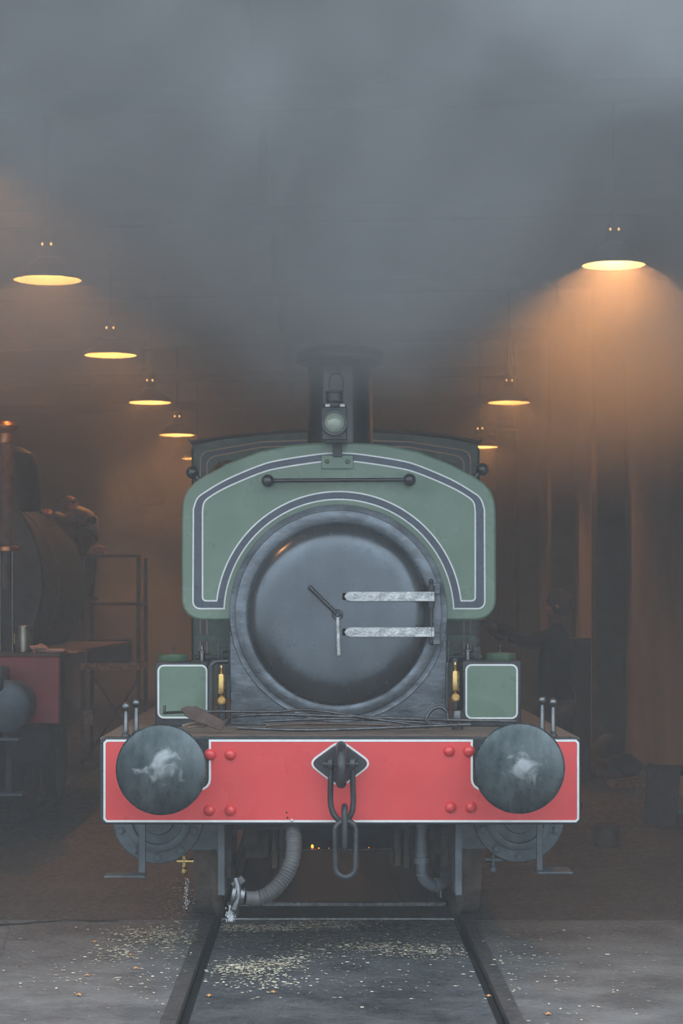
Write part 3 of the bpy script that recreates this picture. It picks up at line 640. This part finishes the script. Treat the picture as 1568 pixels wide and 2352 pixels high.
for (a_, b_, r_, l_) in (((418, 1668), (455, 1660), .008, 'splintered pale stick behind the left buffer, upper one'), ((430, 1671), (470, 1669), .007, 'splintered pale stick behind the left buffer, lower one')):
    p0, p1 = P(*a_, 11.27), P(*b_, 11.3); p0.z = max(p0.z, ZP + .008); p1.z = max(p1.z, ZP + .008)
    iron('wood_stick', [p0, (p0 + p1) / 2 + Vector((0, 0, .004)), p1], r_, l_, 'wood', None, 'stick')
q = P(1053, 1652, 11.5)
tag(quick('metal_cup', lambda b: lathe(b, [(.028, 0), (.03, .005), (.03, .09), (.027, .1), (.02, .105), (.02, .1), (.024, .09), (.024, .02), (0, .02)], (q.x, 11.6, ZP), 'z', 24), 'steel'), 'small steel cup standing on the footplate by the right box', 'cup')

# ------------------------------------------------------------------ the dark engine on the left track
le = thing('steam_locomotive', (LX, 18, 0), 'dark steam engine cut by the left edge, red beam end and round boiler in gloom', 'locomotive')
def L_(name, fn, m, parent=le, **k): return quick(name, fn, m, parent, **k)
YB2 = 16.7
xb = P(137, 0, YB2).x; zt, zb = P(0, 1508, YB2).z, P(0, 1662, YB2).z
L_('buffer_beam', lambda b: box(b, LX - 1.23, xb, YB2, YB2 + .06, zb, zt), 'redbox', bevel=.01, label='dull red buffer beam')
L_('running_plate', lambda b: box(b, LX - 1.2, xb - .0, YB2 + .0, 23, zt + .001, zt + .025), 'rustiron')
qb = P(10, 1622, 16.3)
L_('buffer', lambda b: lathe(b, [(0, -.02), (.12, -.012), (.18, .0), (.195, .01), (.195, .03), (.1, .06), (.1, .1), (.15, .12), (.16, .3), (.19, .34), (.19, .38)], (LX + .87, 16.25, 1.06), 'y', 40), 'bluesteel')
L_('buffer', lambda b: lathe(b, [(0, -.02), (.12, -.012), (.18, .0), (.195, .01), (.195, .03), (.1, .06), (.1, .1), (.15, .12), (.16, .3), (.19, .34), (.19, .38)], (LX - .87, 16.25, 1.06), 'y', 40), 'bluesteel')
L_('valve_chest', lambda b: box(b, P(-60, 0, 16.9).x, P(36, 0, 16.9).x, 16.2, 16.6, P(0, 1585, 16.4).z, P(0, 1530, 16.4).z), 'bluesteel', bevel=.02)
L_('smokebox', lambda b: lathe(b, [(0, 0), (.5, .0), (.86, .02), (.90, .03), (.97, .03), (.98, .05), (.98, .14), (.84, .15), (.84, 1.3)], (LX, 17.6, 2.0), 'y', 72), 'dark')
for yy in (.15, 1.0, 2.2): L_('boiler_band', lambda b: lathe(b, [(.835, yy), (.852, yy + .005), (.852, yy + .045), (.835, yy + .05)], (LX, 17.6, 2.0), 'y', 72), 'copper' if yy == 1.0 else 'iron')
L_('boiler', lambda b: lathe(b, [(.80, 1.3), (.845, 1.31), (.845, 4.5), (0, 4.5)], (LX, 17.6, 2.0), 'y', 72), 'dark')
L_('saddle', lambda b: box(b, LX - .7, LX + .7, 17.7, 19, zt, 1.6), 'dark')
L_('frame_plate', lambda b: [box(b, LX + s * .62 - .02, LX + s * .62 + .02, 16.76, 22, .3, zt) for s in (-1, 1)], 'dark')
L_('dome', lambda b: lathe(b, [(.28, -.1), (.27, .1), (.26, .3), (.22, .4), (.12, .46), (0, .48)], (LX + .48, 19.2, 2.75), 'z', 32), 'dark')
L_('chimney', lambda b: lathe(b, [(.3, 0), (.2, .1), (.17, .2), (.16, .9), (.2, 1.0), (.22, 1.06), (.15, 1.08)], (LX, 18.3, 2.9), 'z', 32), 'dark')
for (py, w_) in ((1692, 52), (1818, 60)):
    q = P(w_, py, 16.4); L_('footstep', lambda b: box(b, q.x - .28, q.x, 16.2, 16.42, q.z - .02, q.z), 'bluesteel', bevel=.006)
L_('step_hanger', lambda b: [box(b, P(20, 0, 16.45).x - .02, P(20, 0, 16.45).x + .02, 16.43, 16.46, .38, zb)], 'dark')
for s in (-1, 1):
    for yw in (18.3, 20.3): L_('wheel', lambda b: lathe(b, [(0, -.06), (.5, -.05), (.53, -.06), (.53, .06), (.5, .05), (0, .06)], (LX + s * (GA + .03), yw, .534), 'x', 40), 'dark')
L_('piston_valve', lambda b: lathe(b, [(0, 0), (.16, .0), (.2, .02), (.2, .5)], (LX + .9, 17.3, .75), 'y', 32), 'dark')
# copper capped pipe standing on its footplate
q = P(12, 1400, 16.9)
ft = thing('feed_pipe_stand', (q.x, 16.9, zt + .025), 'brown upright pipe with flared copper cap at the left edge', 'pipe')
quick('pipe', lambda b: lathe(b, [(.055, .50), (.055, .52), (.062, 1.0), (.068, 1.45), (.072, 1.66)], (q.x, 16.9, zt + .025), 'z', 24), 'rustiron', ft)
quick('copper_cap', lambda b: lathe(b, [(.07, 1.62), (.078, 1.66), (.075, 1.70), (.09, 1.72), (.105, 1.735), (.11, 1.76), (.09, 1.79), (.06, 1.80)], (q.x, 16.9, zt + .025), 'z', 28), 'copper', ft)
quick('flange', lambda b: lathe(b, [(.08, .78), (.10, .79), (.10, .82), (.07, .83)], (q.x + .01, 16.9, zt + .025), 'z', 20), 'copper', ft)
for dx in (-.03, .065): quick('rod', lambda b: cyl(b, (q.x + dx, 16.9 - .06, zt + .025), (q.x + dx, 16.84, zt + .025 + .8), .009), 'steel', ft)
# tin and rag on it
q = P(55, 1500, 17.0); Dz = zt + .025
tn = thing('tin_can', (q.x, 17.0, Dz), 'upright tin can standing on the dark engine above its red beam', 'can')
quick('can_body', lambda b: lathe(b, [(.066, 0), (.069, .004), (.069, .208), (.066, .212), (.06, .208), (0, .208)], (q.x, 17.0, Dz), 'z', 28), 'tin', tn)
quick('can_label', lambda b: box(b, q.x - .078, q.x - .070, 16.99, 17.01, Dz + .07, Dz + .15), 'yellow', tn)
def lump(b, c, s, n, seed):
    bmesh.ops.create_icosphere(b, subdivisions=3, radius=1, matrix=Matrix.Translation(c) @ Matrix.Diagonal((*s, 1)))
    from mathutils import noise
    for v in b.verts:
        d = v.co - Vector(c); v.co += d * (noise.noise(v.co * n + Vector((seed, 0, 0))) * .9)
        if v.co.z < c[2] - s[2] * .8: v.co.z = c[2] - s[2] * .8
q = P(92, 1495, 16.85)
rag = nb(); lump(rag, (q.x, 16.88, Dz + .035), (.055, .05, .042), 22, 1); lump(rag, (q.x + .08, 16.88, Dz + .016), (.085, .045, .018), 18, 4)
tag(obj('rag', rag, 'rag'), 'crumpled pink rag on the dark engine beside the tin', 'rag')
q = P(150, 1505, 17.4)
tag(quick('wood_board', lambda b: box(b, q.x - .14, q.x + .12, 17.2, 17.9, Dz - .012, Dz + .0), 'wood', bevel=.003), 'bare wooden board edge right of the pink rag', 'board')

# ------------------------------------------------------------------ work staging with rag
YS = 24.7
st = thing('work_staging', P(250, 1760, YS), 'tall grey steel work staging with crossed braces behind the left buffer', 'staging')
zf = lambda py, D=YS: P(0, py, D).z
for (px, D, tp_) in ((190, YS, 1276), (318, YS, 1276), (190, YS + 1.0, 1276), (318, YS + 1.0, 1276)):
    q = P(px, 0, YS); quick('upright', lambda b: box(b, q.x - .022, q.x + .022, D - .022, D + .022, .06, zf(tp_)), 'grey', st)
xl, xr = P(186, 0, YS).x, P(322, 0, YS).x
quick('work_deck', lambda b: box(b, xl, xr, YS - .03, YS + 1.03, zf(1390), zf(1384)), 'grey', st)
quick('work_shelf', lambda b: box(b, xl, xr, YS - .05, YS + 1.03, zf(1538), zf(1523)), 'wornsteel', st)
quick('lower_rail', lambda b: box(b, xl, xr, YS - .03, YS + .03, zf(1758), zf(1750)), 'grey', st)
quick('top_rail', lambda b: [box(b, xl, xr, YS - .02, YS + .02, zf(1280), zf(1274)), box(b, xl, xl + .04, YS, YS + 1, zf(1280), zf(1274))], 'grey', st)
quick('brace', lambda b: cyl(b, P(205, 1542, YS), P(318, 1700, YS), .014, seg=8), 'grey', st)
quick('brace', lambda b: cyl(b, P(318, 1560, YS), P(195, 1748, YS), .014, seg=8), 'grey', st)
for px in (190, 318):
    for dy in (0, 1.0):
        q = P(px, 0, YS); quick('castor', lambda b: lathe(b, [(0, -.02), (.05, -.02), (.05, .02), (0, .02)], (q.x, YS + dy, .055), 'x', 16), 'dark', st)
quick('plate', lambda b: box(b, P(192, 0, YS).x, P(214, 0, YS).x, YS - .035, YS - .025, zf(1665), zf(1632)), 'wornsteel', st)
q = P(223, 1272, YS + .1)
rg = nb(); lump(rg, (q.x + .02, YS, zf(1274) + .045), (.10, .07, .05), 14, 9)
tag(obj('rag', rg, 'rag'), 'pale cloth lying on top of the grey staging below the bending worker', 'rag')
tag(quick('timber_box', lambda b: box(b, P(205, 0, YS + .5).x, P(300, 0, YS + .5).x, YS + .3, YS + .7, zf(1523), zf(1470)), 'dark', bevel=.01), 'dark box on the middle shelf of the grey staging', 'box')

# ------------------------------------------------------------------ people
def person(name, loc, joints, edges, m, label, extra):
    """skinned body: joints {name: (point, radius)} in world space"""
    t = thing(name, loc, label, 'person')
    ks = list(joints); me = bpy.data.meshes.new('body'); c = Vector(loc)
    me.from_pydata([Vector(joints[k][0]) - c for k in ks], [(ks.index(a), ks.index(b)) for a, b in edges], [])
    o = bpy.data.objects.new('body', me); C.objects.link(o); o.parent = t; me.materials.append(M[m]); WL[o.name] = c
    sk = o.modifiers.new('skin', 'SKIN'); sk.use_smooth_shade = True
    for i, k in enumerate(ks):
        r = joints[k][1]; r = r if isinstance(r, tuple) else (r, r)
        me.skin_vertices[0].data[i].radius = r; me.skin_vertices[0].data[i].use_root = (k == 'pelvis')
    o.modifiers.new('sub', 'SUBSURF').levels = 2; o.modifiers['sub'].render_levels = 2
    extra(t); return t
def hand(b, w_, d, side):
    """palm, four fingers and a thumb, curled along direction d"""
    d = Vector(d).normalized(); s = d.cross(Vector((0, 0, 1))).normalized() * side; n = s.cross(d)
    tube(b, [w_, w_ + d * .045, w_ + d * .09], [.026, .04, .036], 10)
    for k in range(4):
        f0 = w_ + d * .085 + s * (.03 - .02 * k); L0 = (.07, .08, .075, .06)[k]
        tube(b, [f0, f0 + d * L0 * .5 - n * .01, f0 + d * L0 * .8 - n * .035], [.010, .009, .007], 6)
    f0 = w_ + d * .03 + s * .03; tube(b, [f0, f0 + (d + s).normalized() * .045, f0 + (d * 1.4 + s).normalized() * .07], [.012, .011, .008], 6)
def head(t, c, r, face, hairm, bald=False):
    c = Vector(c); f = Vector(face).normalized(); s = Vector((0, 0, 1)).cross(f).normalized(); u = f.cross(s)
    hb = nb(); ball(hb, (0, 0, 0), r, 20, (.82, 1.0, 1.15))
    for v in hb.verts:
        if v.co.z < 0 and v.co.y > 0: v.co.x *= 1 - .25 * (-v.co.z / r); 
        if v.co.z < -.6 * r and v.co.y < 0: v.co.z *= .85
    lump_pts = [((0, r * 1.02, -.08 * r), .16 * r, (.8, 1.1, 1.4)), ((0, r * .86, -.52 * r), .2 * r, (1.5, .7, .45)), ((.36 * r, r * .84, .12 * r), .13 * r, (1.2, .6, .7)), ((-.36 * r, r * .84, .12 * r), .13 * r, (1.2, .6, .7)), ((.84 * r, -.05 * r, -.02 * r), .2 * r, (.4, .8, 1.3)), ((-.84 * r, -.05 * r, -.02 * r), .2 * r, (.4, .8, 1.3))]
    for p, q_, sc_ in lump_pts: ball(hb, p, q_, 8, sc_)
    mt = Matrix((( s.x, f.x, u.x, c.x), (s.y, f.y, u.y, c.y), (s.z, f.z, u.z, c.z), (0, 0, 0, 1)))
    bmesh.ops.transform(hb, matrix=mt, verts=hb.verts); obj('head', hb, 'skin', t, smooth=80)
    hh = nb(); ball(hh, (0, -.14 * r, .16 * r), r * (.94 if bald else 1.06), 20, (.88, .98, 1.12))
    if bald: 
        for v in hh.verts:
            if v.co.z > .3 * r: v.co.z = .3 * r
    bmesh.ops.transform(hh, matrix=mt, verts=hh.verts); obj('hair', hh, hairm, t, smooth=80)
# worker with the cream shirt, bending over the dark engine's boiler
YW = 25.1; dk = zf(1384)
def wp(px, py, dy=0): return P(px, py, YW + dy)
def w1(t):
    head(t, wp(161, 1158), .088, (-.75, -.1, -.55), 'hair', True)
    b = nb()
    hand(b, wp(118, 1182, -.16), (-1, -.2, -.1), 1); hand(b, wp(120, 1178, .18), (-1, 0, .1), -1); obj('hand', b, 'skin', t, smooth=80)
    bm = nb(); pel = wp(197, 1232)
    for sd in (-.09, .09):
        k = wp(206, 1300, sd); a_ = Vector((wp(198, 0).x + sd * .4, YW + sd, dk + .07))
        tube(bm, spline([pel + Vector((0, sd * .8, .02)), k, a_], 4), [.10, .10, .095, .09, .08, .07, .06, .055, .055][:9], 12)
    ball(bm, pel + Vector((0, 0, .02)), .15, 14, (1, 1.1, .9)); obj('trousers', bm, 'cloth', t, smooth=80)
    bm = nb()
    for sd in (-.09, .09): ball(bm, (wp(194, 0).x + sd * .4, YW + sd, dk + .045), .05, 12, (2.4, 1, .9))
    obj('boots', bm, 'hair', t)
    bm = nb(); tube(bm, spline([wp(172, 1166, -.17), wp(168, 1180, -.19), wp(170, 1196, -.17), wp(185, 1214, -.13)], 4), .012, 8); tube(bm, spline([wp(172, 1166, .17), wp(190, 1168, .17), wp(204, 1190, .15), wp(198, 1218, .1)], 4), .012, 8); obj('braces', bm, 'hair', t)
j = dict(pelvis=(wp(197, 1226), (.13, .15)), waist=(wp(200, 1212), (.13, .15)), chest=(wp(194, 1194), (.135, .17)), upper=(wp(184, 1180), (.11, .15)), neck=(wp(172, 1168), .06),
         shl=(wp(178, 1180, -.17), .075), ell=(wp(152, 1196, -.2), .058), wrl=(wp(122, 1182, -.16), .036),
         shr=(wp(178, 1180, .17), .075), elr=(wp(150, 1194, .2), .058), wrr=(wp(124, 1178, .18), .036))
ed = [('pelvis', 'waist'), ('waist', 'chest'), ('chest', 'upper'), ('upper', 'neck'), ('upper', 'shl'), ('shl', 'ell'), ('ell', 'wrl'), ('upper', 'shr'), ('shr', 'elr'), ('elr', 'wrr')]
person('person', (wp(197, 0).x, YW, dk), j, ed, 'shirt', 'worker in a cream shirt bending over the dark engine at left', w1)
# worker in dark clothes on the right, back half turned, reaching to the engine
YR = 18.5
def rp_(px, py, dy=0): return P(px, py, YR + dy)
tag(quick('step_box', lambda b: [box(b, rp_(1225, 0).x, rp_(1330, 0).x, YR - .22, YR + .22, .10, .16), box(b, rp_(1230, 0).x, rp_(1240, 0).x, YR - .2, YR + .2, 0.004, .10), box(b, rp_(1315, 0).x, rp_(1325, 0).x, YR - .2, YR + .2, 0.004, .10)], 'dark', bevel=.01), 'low dark step under the worker on the right', 'step')
def w2(t):
    head(t, rp_(1283, 1390), .105, (-.9, .3, -.42), 'hair')
    b = nb(); hand(b, rp_(1140, 1432, -.1), (-1, .1, .2), 1); hand(b, rp_(1160, 1462, .2), (-1, .1, .15), -1); obj('hand', b, 'overall', t, smooth=80)  # hands coloured dark like the overall so they read as a silhouette
    bm = nb()
    for sd, px in ((-.12, 1262), (.12, 1284)):
        tube(bm, spline([rp_(px, 1640, sd), rp_(px - 6, 1740, sd), Vector((rp_(px, 0).x, YR + sd, .24))], 4), [.125, .12, .11, .10, .09, .08, .07, .065, .065], 14)
    ball(bm, rp_(1275, 1632), .19, 16, (1, .95, .8)); obj('trousers', bm, 'cloth', t, smooth=80)
    bm = nb()
    for sd, px in ((-.12, 1256), (.12, 1278)): ball(bm, (rp_(px, 0).x, YR + sd, .20), .05, 12, (2.6, 1, .8))
    obj('boots', bm, 'hair', t)
j = dict(pelvis=(rp_(1275, 1622), (.17, .2)), waist=(rp_(1275, 1570), (.16, .19)), chest=(rp_(1278, 1510), (.18, .22)), upper=(rp_(1284, 1466), (.14, .19)), neck=(rp_(1286, 1428), .06),
         shl=(rp_(1268, 1462, -.2), .085), ell=(rp_(1205, 1478, -.22), .06), wrl=(rp_(1146, 1434, -.1), .038),
         shr=(rp_(1280, 1460, .22), .085), elr=(rp_(1215, 1480, .25), .06), wrr=(rp_(1166, 1464, .2), .038))
person('person', (rp_(1275, 0).x, YR, .16), j, ed, 'overall', 'worker in dark overalls reaching towards the green engine at right', w2)

# ------------------------------------------------------------------ things along the right wall
q = P(1335, 1745, 22.5)
lk = thing('tool_locker', (q.x, 22.5, 0.004), 'narrow dark locker standing behind the worker on the right', 'locker')
z1 = P(0, 1466, 22.5).z; xa, xb2 = P(1308, 0, 22.5).x, P(1357, 0, 22.5).x
quick('locker_body', lambda b: box(b, xa, xb2, 22.5, 22.95, .004, z1), 'dark', lk, bevel=.01)
quick('door', lambda b: box(b, xa + .02, xb2 - .02, 22.485, 22.5, .1, z1 - .05), 'dark', lk, bevel=.004)
quick('handle', lambda b: cyl(b, (xa + .05, 22.46, .8), (xa + .05, 22.46, .95), .01), 'steel', lk)
for i, (px, py, D, s, lab) in enumerate(((1395, 1745, 24.1, (.16, .18, .20), 'dark lumpy sack leaning on the pier foot, tallest of three'), (1430, 1772, 23.2, (.18, .16, .13), 'dark lumpy sack lying before the pier, nearest to the wall'), (1365, 1775, 23.0, (.2, .16, .12), 'brown lumpy sack lying lowest and leftmost by the pier'))):
    x = P(px, 0, D).x; bm = nb(); lump(bm, (x, D, .004 + s[2] * .8), s, 5, i * 7.)
    tag(obj('sack', bm, 'dark' if i < 2 else 'brown', smooth=70), lab, 'sack', 'sacks at the pier')
for i in range(3):
    a_, b_ = G(1395 + i * 6, 1802 + i * 7), G(1486, 1790 + i * 9); a_.z = b_.z = .024
    bm = nb(); tube(bm, [a_, b_], .02, 4); tag(obj('wood_batten', bm, 'wood', smooth=0), ('long wooden batten on the right floor, farthest of three', 'middle wooden batten of three on the right floor', 'wooden batten on the right floor, nearest of three')[i], 'batten', 'battens on the right floor')
# leaning board and green trestle
a0 = G(1476, 1904); x0, y0 = a0.x, a0.y
bd = nb(); box(bd, x0, x0 + .27, y0 - .012, y0 + .012, 0, .50)
bmesh.ops.rotate(bd, verts=bd.verts, cent=(x0, y0, 0), matrix=Matrix.Rotation(R(-14), 3, 'X')); bmesh.ops.rotate(bd, verts=bd.verts, cent=(x0, y0, 0), matrix=Matrix.Rotation(R(7), 3, 'Y'))
mz = min(v.co.z for v in bd.verts); bmesh.ops.translate(bd, verts=bd.verts, vec=(0, 0, .005 - mz))
tag(obj('leaning_board', bd, 'dark', bevel=.004), 'dark square board leaning on the green trestle at right', 'board')
tr = thing('green_trestle', (x0 + .4, y0 + .4, 0.004), 'low green painted trestle at the right edge behind the board', 'trestle')
for dx in (.17, .62):
    for dy in (.2, .75): quick('leg', lambda b: box(b, x0 + dx, x0 + dx + .035, y0 + dy, y0 + dy + .035, .004, .42), 'greenpaint', tr, bevel=.003)
quick('top', lambda b: box(b, x0 + .13, x0 + .7, y0 + .16, y0 + .83, .42, .46), 'dark', tr, bevel=.004)
quick('lower_bar', lambda b: box(b, x0 + .17, x0 + .66, y0 + .19, y0 + .21, .10, .14), 'greenpaint', tr)
# red box low behind buffer on right
q = G(1392, 1945); tag(quick('rusty_drum', lambda b: lathe(b, [(.0, .0), (.1, 0), (.103, .01), (.1, .02), (.1, .15), (.104, .155), (.1, .165), (.085, .16), (0, .155)], (q.x, q.y, .004), 'z', 24), 'rustiron'), 'small rusty drum on the floor right of the buffer beam', 'drum')

# ------------------------------------------------------------------ chips, leaves, water on the ground
cb = nb(); rnd = random.Random(3)
def chip(x, y, s, z=.006):
    a = rnd.uniform(0, PI); t = rnd.uniform(-.5, .5); l, wd = s * rnd.uniform(.7, 1.6), s * rnd.uniform(.3, .7)
    u = Vector((math.cos(a), math.sin(a), 0)); v = Vector((-math.sin(a), math.cos(a), t)).normalized(); c = Vector((x, y, z + abs(t) * wd))
    vs = [cb.verts.new(c + u * i * l + v * j_ * wd) for i, j_ in ((-1, -.6), (.7, -1), (1, .5), (-.6, 1))]
    cb.faces.new(vs)
def cluster(px, py, sx_, sy_, n, s=.0064, rot=0):
    for _ in range(int(n * 1.5)):
        u, v = rnd.gauss(0, 1), rnd.gauss(0, 1)
        X_, Y_ = px + sx_ * u, py + sy_ * v + rot * sx_ * u
        if Y_ < 2112 and 500 < X_ < 1070: Y_ = 2118 + rnd.uniform(0, 12)
        if Y_ > 2380 or Y_ < 1950: continue
        q = G(X_, Y_)
        if .66 < abs(q.x - CX) < .76: continue
        chip(q.x, q.y, s * rnd.uniform(.5, 1.5))
cluster(360, 2150, 42, 12, 420); cluster(400, 2160, 30, 16, 200); cluster(275, 2190, 28, 9, 170); cluster(300, 2150, 50, 14, 110)
cluster(405, 2090, 40, 22, 150, .0045, -.5); cluster(430, 2060, 25, 22, 80)
cluster(560, 2133, 55, 5, 420); cluster(740, 2126, 60, 6, 520); cluster(640, 2133, 60, 5, 200)
cluster(560, 2225, 45, 12, 420); cluster(640, 2215, 55, 9, 330, rot=-.12); cluster(600, 2255, 60, 18, 170)
cluster(850, 2176, 60, 6, 240); cluster(990, 2186, 60, 9, 300); cluster(780, 2165, 150, 22, 900, .0032); cluster(930, 2165, 100, 25, 420, .0032)
cluster(760, 2240, 190, 35, 200); cluster(300, 2230, 140, 45, 190); cluster(1180, 2200, 90, 45, 120); cluster(1330, 2260, 110, 50, 60); cluster(150, 2250, 90, 40, 60)
tag(obj('wood_chips', cb, 'chip', smooth=0), 'pale wood chips strewn over the ground before the engine', 'wood chips', None, 'stuff')
lv = [(217, 2166, 'orange leaf left of the pale chips, largest'), (300, 2196, 'orange leaf at the lower edge of the left chips'), (312, 2227, 'orange leaf lying below the left chips'), (200, 2243, 'small orange leaf farthest left on the concrete'), (181, 2288, 'faint orange leaf at the lower left of the floor'), (627, 2282, 'pale leaf between the rails near the bottom'), (480, 2290, 'pale leaf beside the left rail groove'), (1122, 2291, 'yellow leaf beside the right rail groove'), (1258, 2332, 'yellow leaf at the lower right of the floor')]
for i, (px, py, lab) in enumerate(lv):
    q = G(px, py); bm = nb(); a = i * 1.3; s = .014 if i % 2 else .018
    c = bm.verts.new((q.x, q.y, .016)); ring = [bm.verts.new((q.x + s * math.cos(a + t) * k_, q.y + s * 1.2 * math.sin(a + t) * k_, .006 + .004 * (i_ % 2))) for i_, (t, k_) in enumerate(((0, 1.4), (.8, .7), (1.6, 1), (2.4, .6), (3.1, 1.3), (4, .7), (4.8, 1), (5.6, .6)))]
    for k in range(8): bm.faces.new((c, ring[k], ring[(k + 1) % 8]))
    tag(obj('leaf', bm, 'leaf', smooth=0), lab, 'leaf', 'leaves on the ground')
def drops(b, px, py0, py1, D, n, sp):
    for k in range(n):
        t = rnd.random(); q = P(px + rnd.gauss(0, sp), py0 + (py1 - py0) * t, D); ball(b, q, .0022 * rnd.uniform(.6, 1.3), 6, (1, 1, 2.4))
tag(quick('water_drips', lambda b: drops(b, 428, 2018, 2088, 11.6, 60, 3), 'water'), 'thin drip of water under the left cylinder cock', 'water', None, 'stuff')
tag(quick('water_drips', lambda b: [drops(b, 530, 2080, 2116, 10.7, 120, 5)], 'water'), 'trickle of water running from the hose end', 'water', None, 'stuff')

# ------------------------------------------------------------------ smoke and haze
hz = nb(); box(hz, -6.79, 3.41, 5.0, 42.9, 0.01, 6.85)
haze = obj('smoke', hz, 'dark', smooth=0, origin=(0, 0, 0)); tag(haze, 'grey smoke and haze filling the shed and drifting out over the engine', 'smoke', None, 'stuff')
vm = bpy.data.materials.new('smoke_volume'); vm.use_nodes = True; n = vm.node_tree; n.nodes.clear(); L = n.links.new
out_ = n.nodes.new('ShaderNodeOutputMaterial'); pv = n.nodes.new('ShaderNodeVolumePrincipled'); L(pv.outputs[0], out_.inputs['Volume'])
pv.inputs['Color'].default_value = (.84, .86, .88, 1); pv.inputs['Anisotropy'].default_value = .15
geo = n.nodes.new('ShaderNodeNewGeometry'); pos = geo.outputs['Position']
sp_ = n.nodes.new('ShaderNodeSeparateXYZ'); L(pos, sp_.inputs[0])
def math_(op, a, b=None, c=None, clamp=False):
    k = n.nodes.new('ShaderNodeMath'); k.operation = op; k.use_clamp = clamp
    for i, v in enumerate((a, b, c)):
        if v is None: continue
        if isinstance(v, (int, float)): k.inputs[i].default_value = v
        else: L(v, k.inputs[i])
    return k.outputs[0]
def rng(v, a, b, c, d, kind='SMOOTHSTEP'):
    k = n.nodes.new('ShaderNodeMapRange'); k.interpolation_type = kind; L(v, k.inputs[0])
    for i, q in enumerate((a, b, c, d)): k.inputs[i + 1].default_value = q
    return k.outputs[0]
def noise_(scale, det, off=(0, 0, 0), st=(1, 1, 1)):
    m_ = n.nodes.new('ShaderNodeMapping'); L(pos, m_.inputs[0]); m_.inputs['Location'].default_value = off; m_.inputs['Scale'].default_value = st
    k = n.nodes.new('ShaderNodeTexNoise'); k.inputs['Scale'].default_value = scale; k.inputs['Detail'].default_value = det; k.inputs['Roughness'].default_value = .55; k.inputs['Distortion'].default_value = .4
    L(m_.outputs[0], k.inputs['Vector']); return k.outputs['Fac']
X_, Y_, Z_ = sp_.outputs
nz = rng(noise_(.62, 4, (3.1, 0, 1.7), (1, .6, 1)), .40, .66, 0, 1)
hgt = rng(Z_, 2.7, 4.3, 0, 1)
frontd = rng(Y_, 7.5, 10.5, 0, 1)
deep = rng(Y_, 13.5, 21, 1, .22)
upper = math_('MULTIPLY', math_('MULTIPLY', math_('MULTIPLY', hgt, rng(X_, -2.4, .2, .78, 1)), frontd), math_('MULTIPLY', deep, math_('MULTIPLY_ADD', nz, .40, .11)))
base = math_('MULTIPLY', math_('MULTIPLY', rng(Y_, 5, 8, .0, 1), rng(Y_, 12, 20, 1, .45)), .0145)
# steam rising beside the engine
px_ = math_('SUBTRACT', X_, math_('MULTIPLY_ADD', math_('SUBTRACT', Z_, 1.0), .12, -2.35))
py_ = math_('SUBTRACT', Y_, 27.8)
r2 = math_('ADD', math_('MULTIPLY', px_, px_), math_('MULTIPLY', math_('MULTIPLY', py_, py_), .12))
pl = math_('MULTIPLY', rng(r2, .0, .8, 1, 0), math_('MULTIPLY', rng(Z_, .2, .9, 0, 1), rng(Z_, 3.2, 3.9, 1, 0)))
pl = math_('MULTIPLY', pl, math_('MULTIPLY_ADD', nz, 1.7, .12))
# dark smoke from the chimney, drifting up and to the right
xc = math_('MULTIPLY_ADD', math_('SUBTRACT', Z_, 3.0), .35, .15)
rx = math_('MAXIMUM', math_('MULTIPLY_ADD', math_('SUBTRACT', Z_, 2.8), .75, .5), .3)
ux = math_('DIVIDE', math_('SUBTRACT', X_, xc), rx); uy = math_('DIVIDE', math_('SUBTRACT', Y_, 12.2), 2.0)
d2 = math_('ADD', math_('MULTIPLY', ux, ux), math_('MULTIPLY', uy, uy))
soot = math_('MULTIPLY', math_('MULTIPLY', rng(d2, .1, 1.3, 1, 0), rng(Z_, 2.8, 3.7, 0, 1)), math_('MULTIPLY_ADD', nz, .7, .32))
mixc = n.nodes.new('ShaderNodeMix'); mixc.data_type = 'RGBA'
L(math_('DIVIDE', soot, .6, clamp=True), mixc.inputs[0]); mixc.inputs[6].default_value = (.90, .92, .94, 1); mixc.inputs[7].default_value = (.66, .68, .70, 1)
L(mixc.outputs[2], pv.inputs['Color'])
lz = math_('ADD', math_('POWER', math_('SUBTRACT', X_, 2.1), 2.0), math_('ADD', math_('POWER', math_('MULTIPLY', math_('SUBTRACT', Y_, 16.2), .8), 2.0), math_('POWER', math_('SUBTRACT', Z_, 3.7), 2.0)))
lampfog = math_('MULTIPLY', rng(lz, 0, 1.7, 1, 0), .30)  # extra density added round the right lamp to carry its glow
dens = math_('ADD', math_('ADD', math_('ADD', upper, base), math_('ADD', pl, lampfog)), soot)
L(dens, pv.inputs['Density'])
haze.data.materials.clear(); haze.data.materials.append(vm)
cy.volume_step_rate = VOL_STEP; cy.volume_max_steps = 256
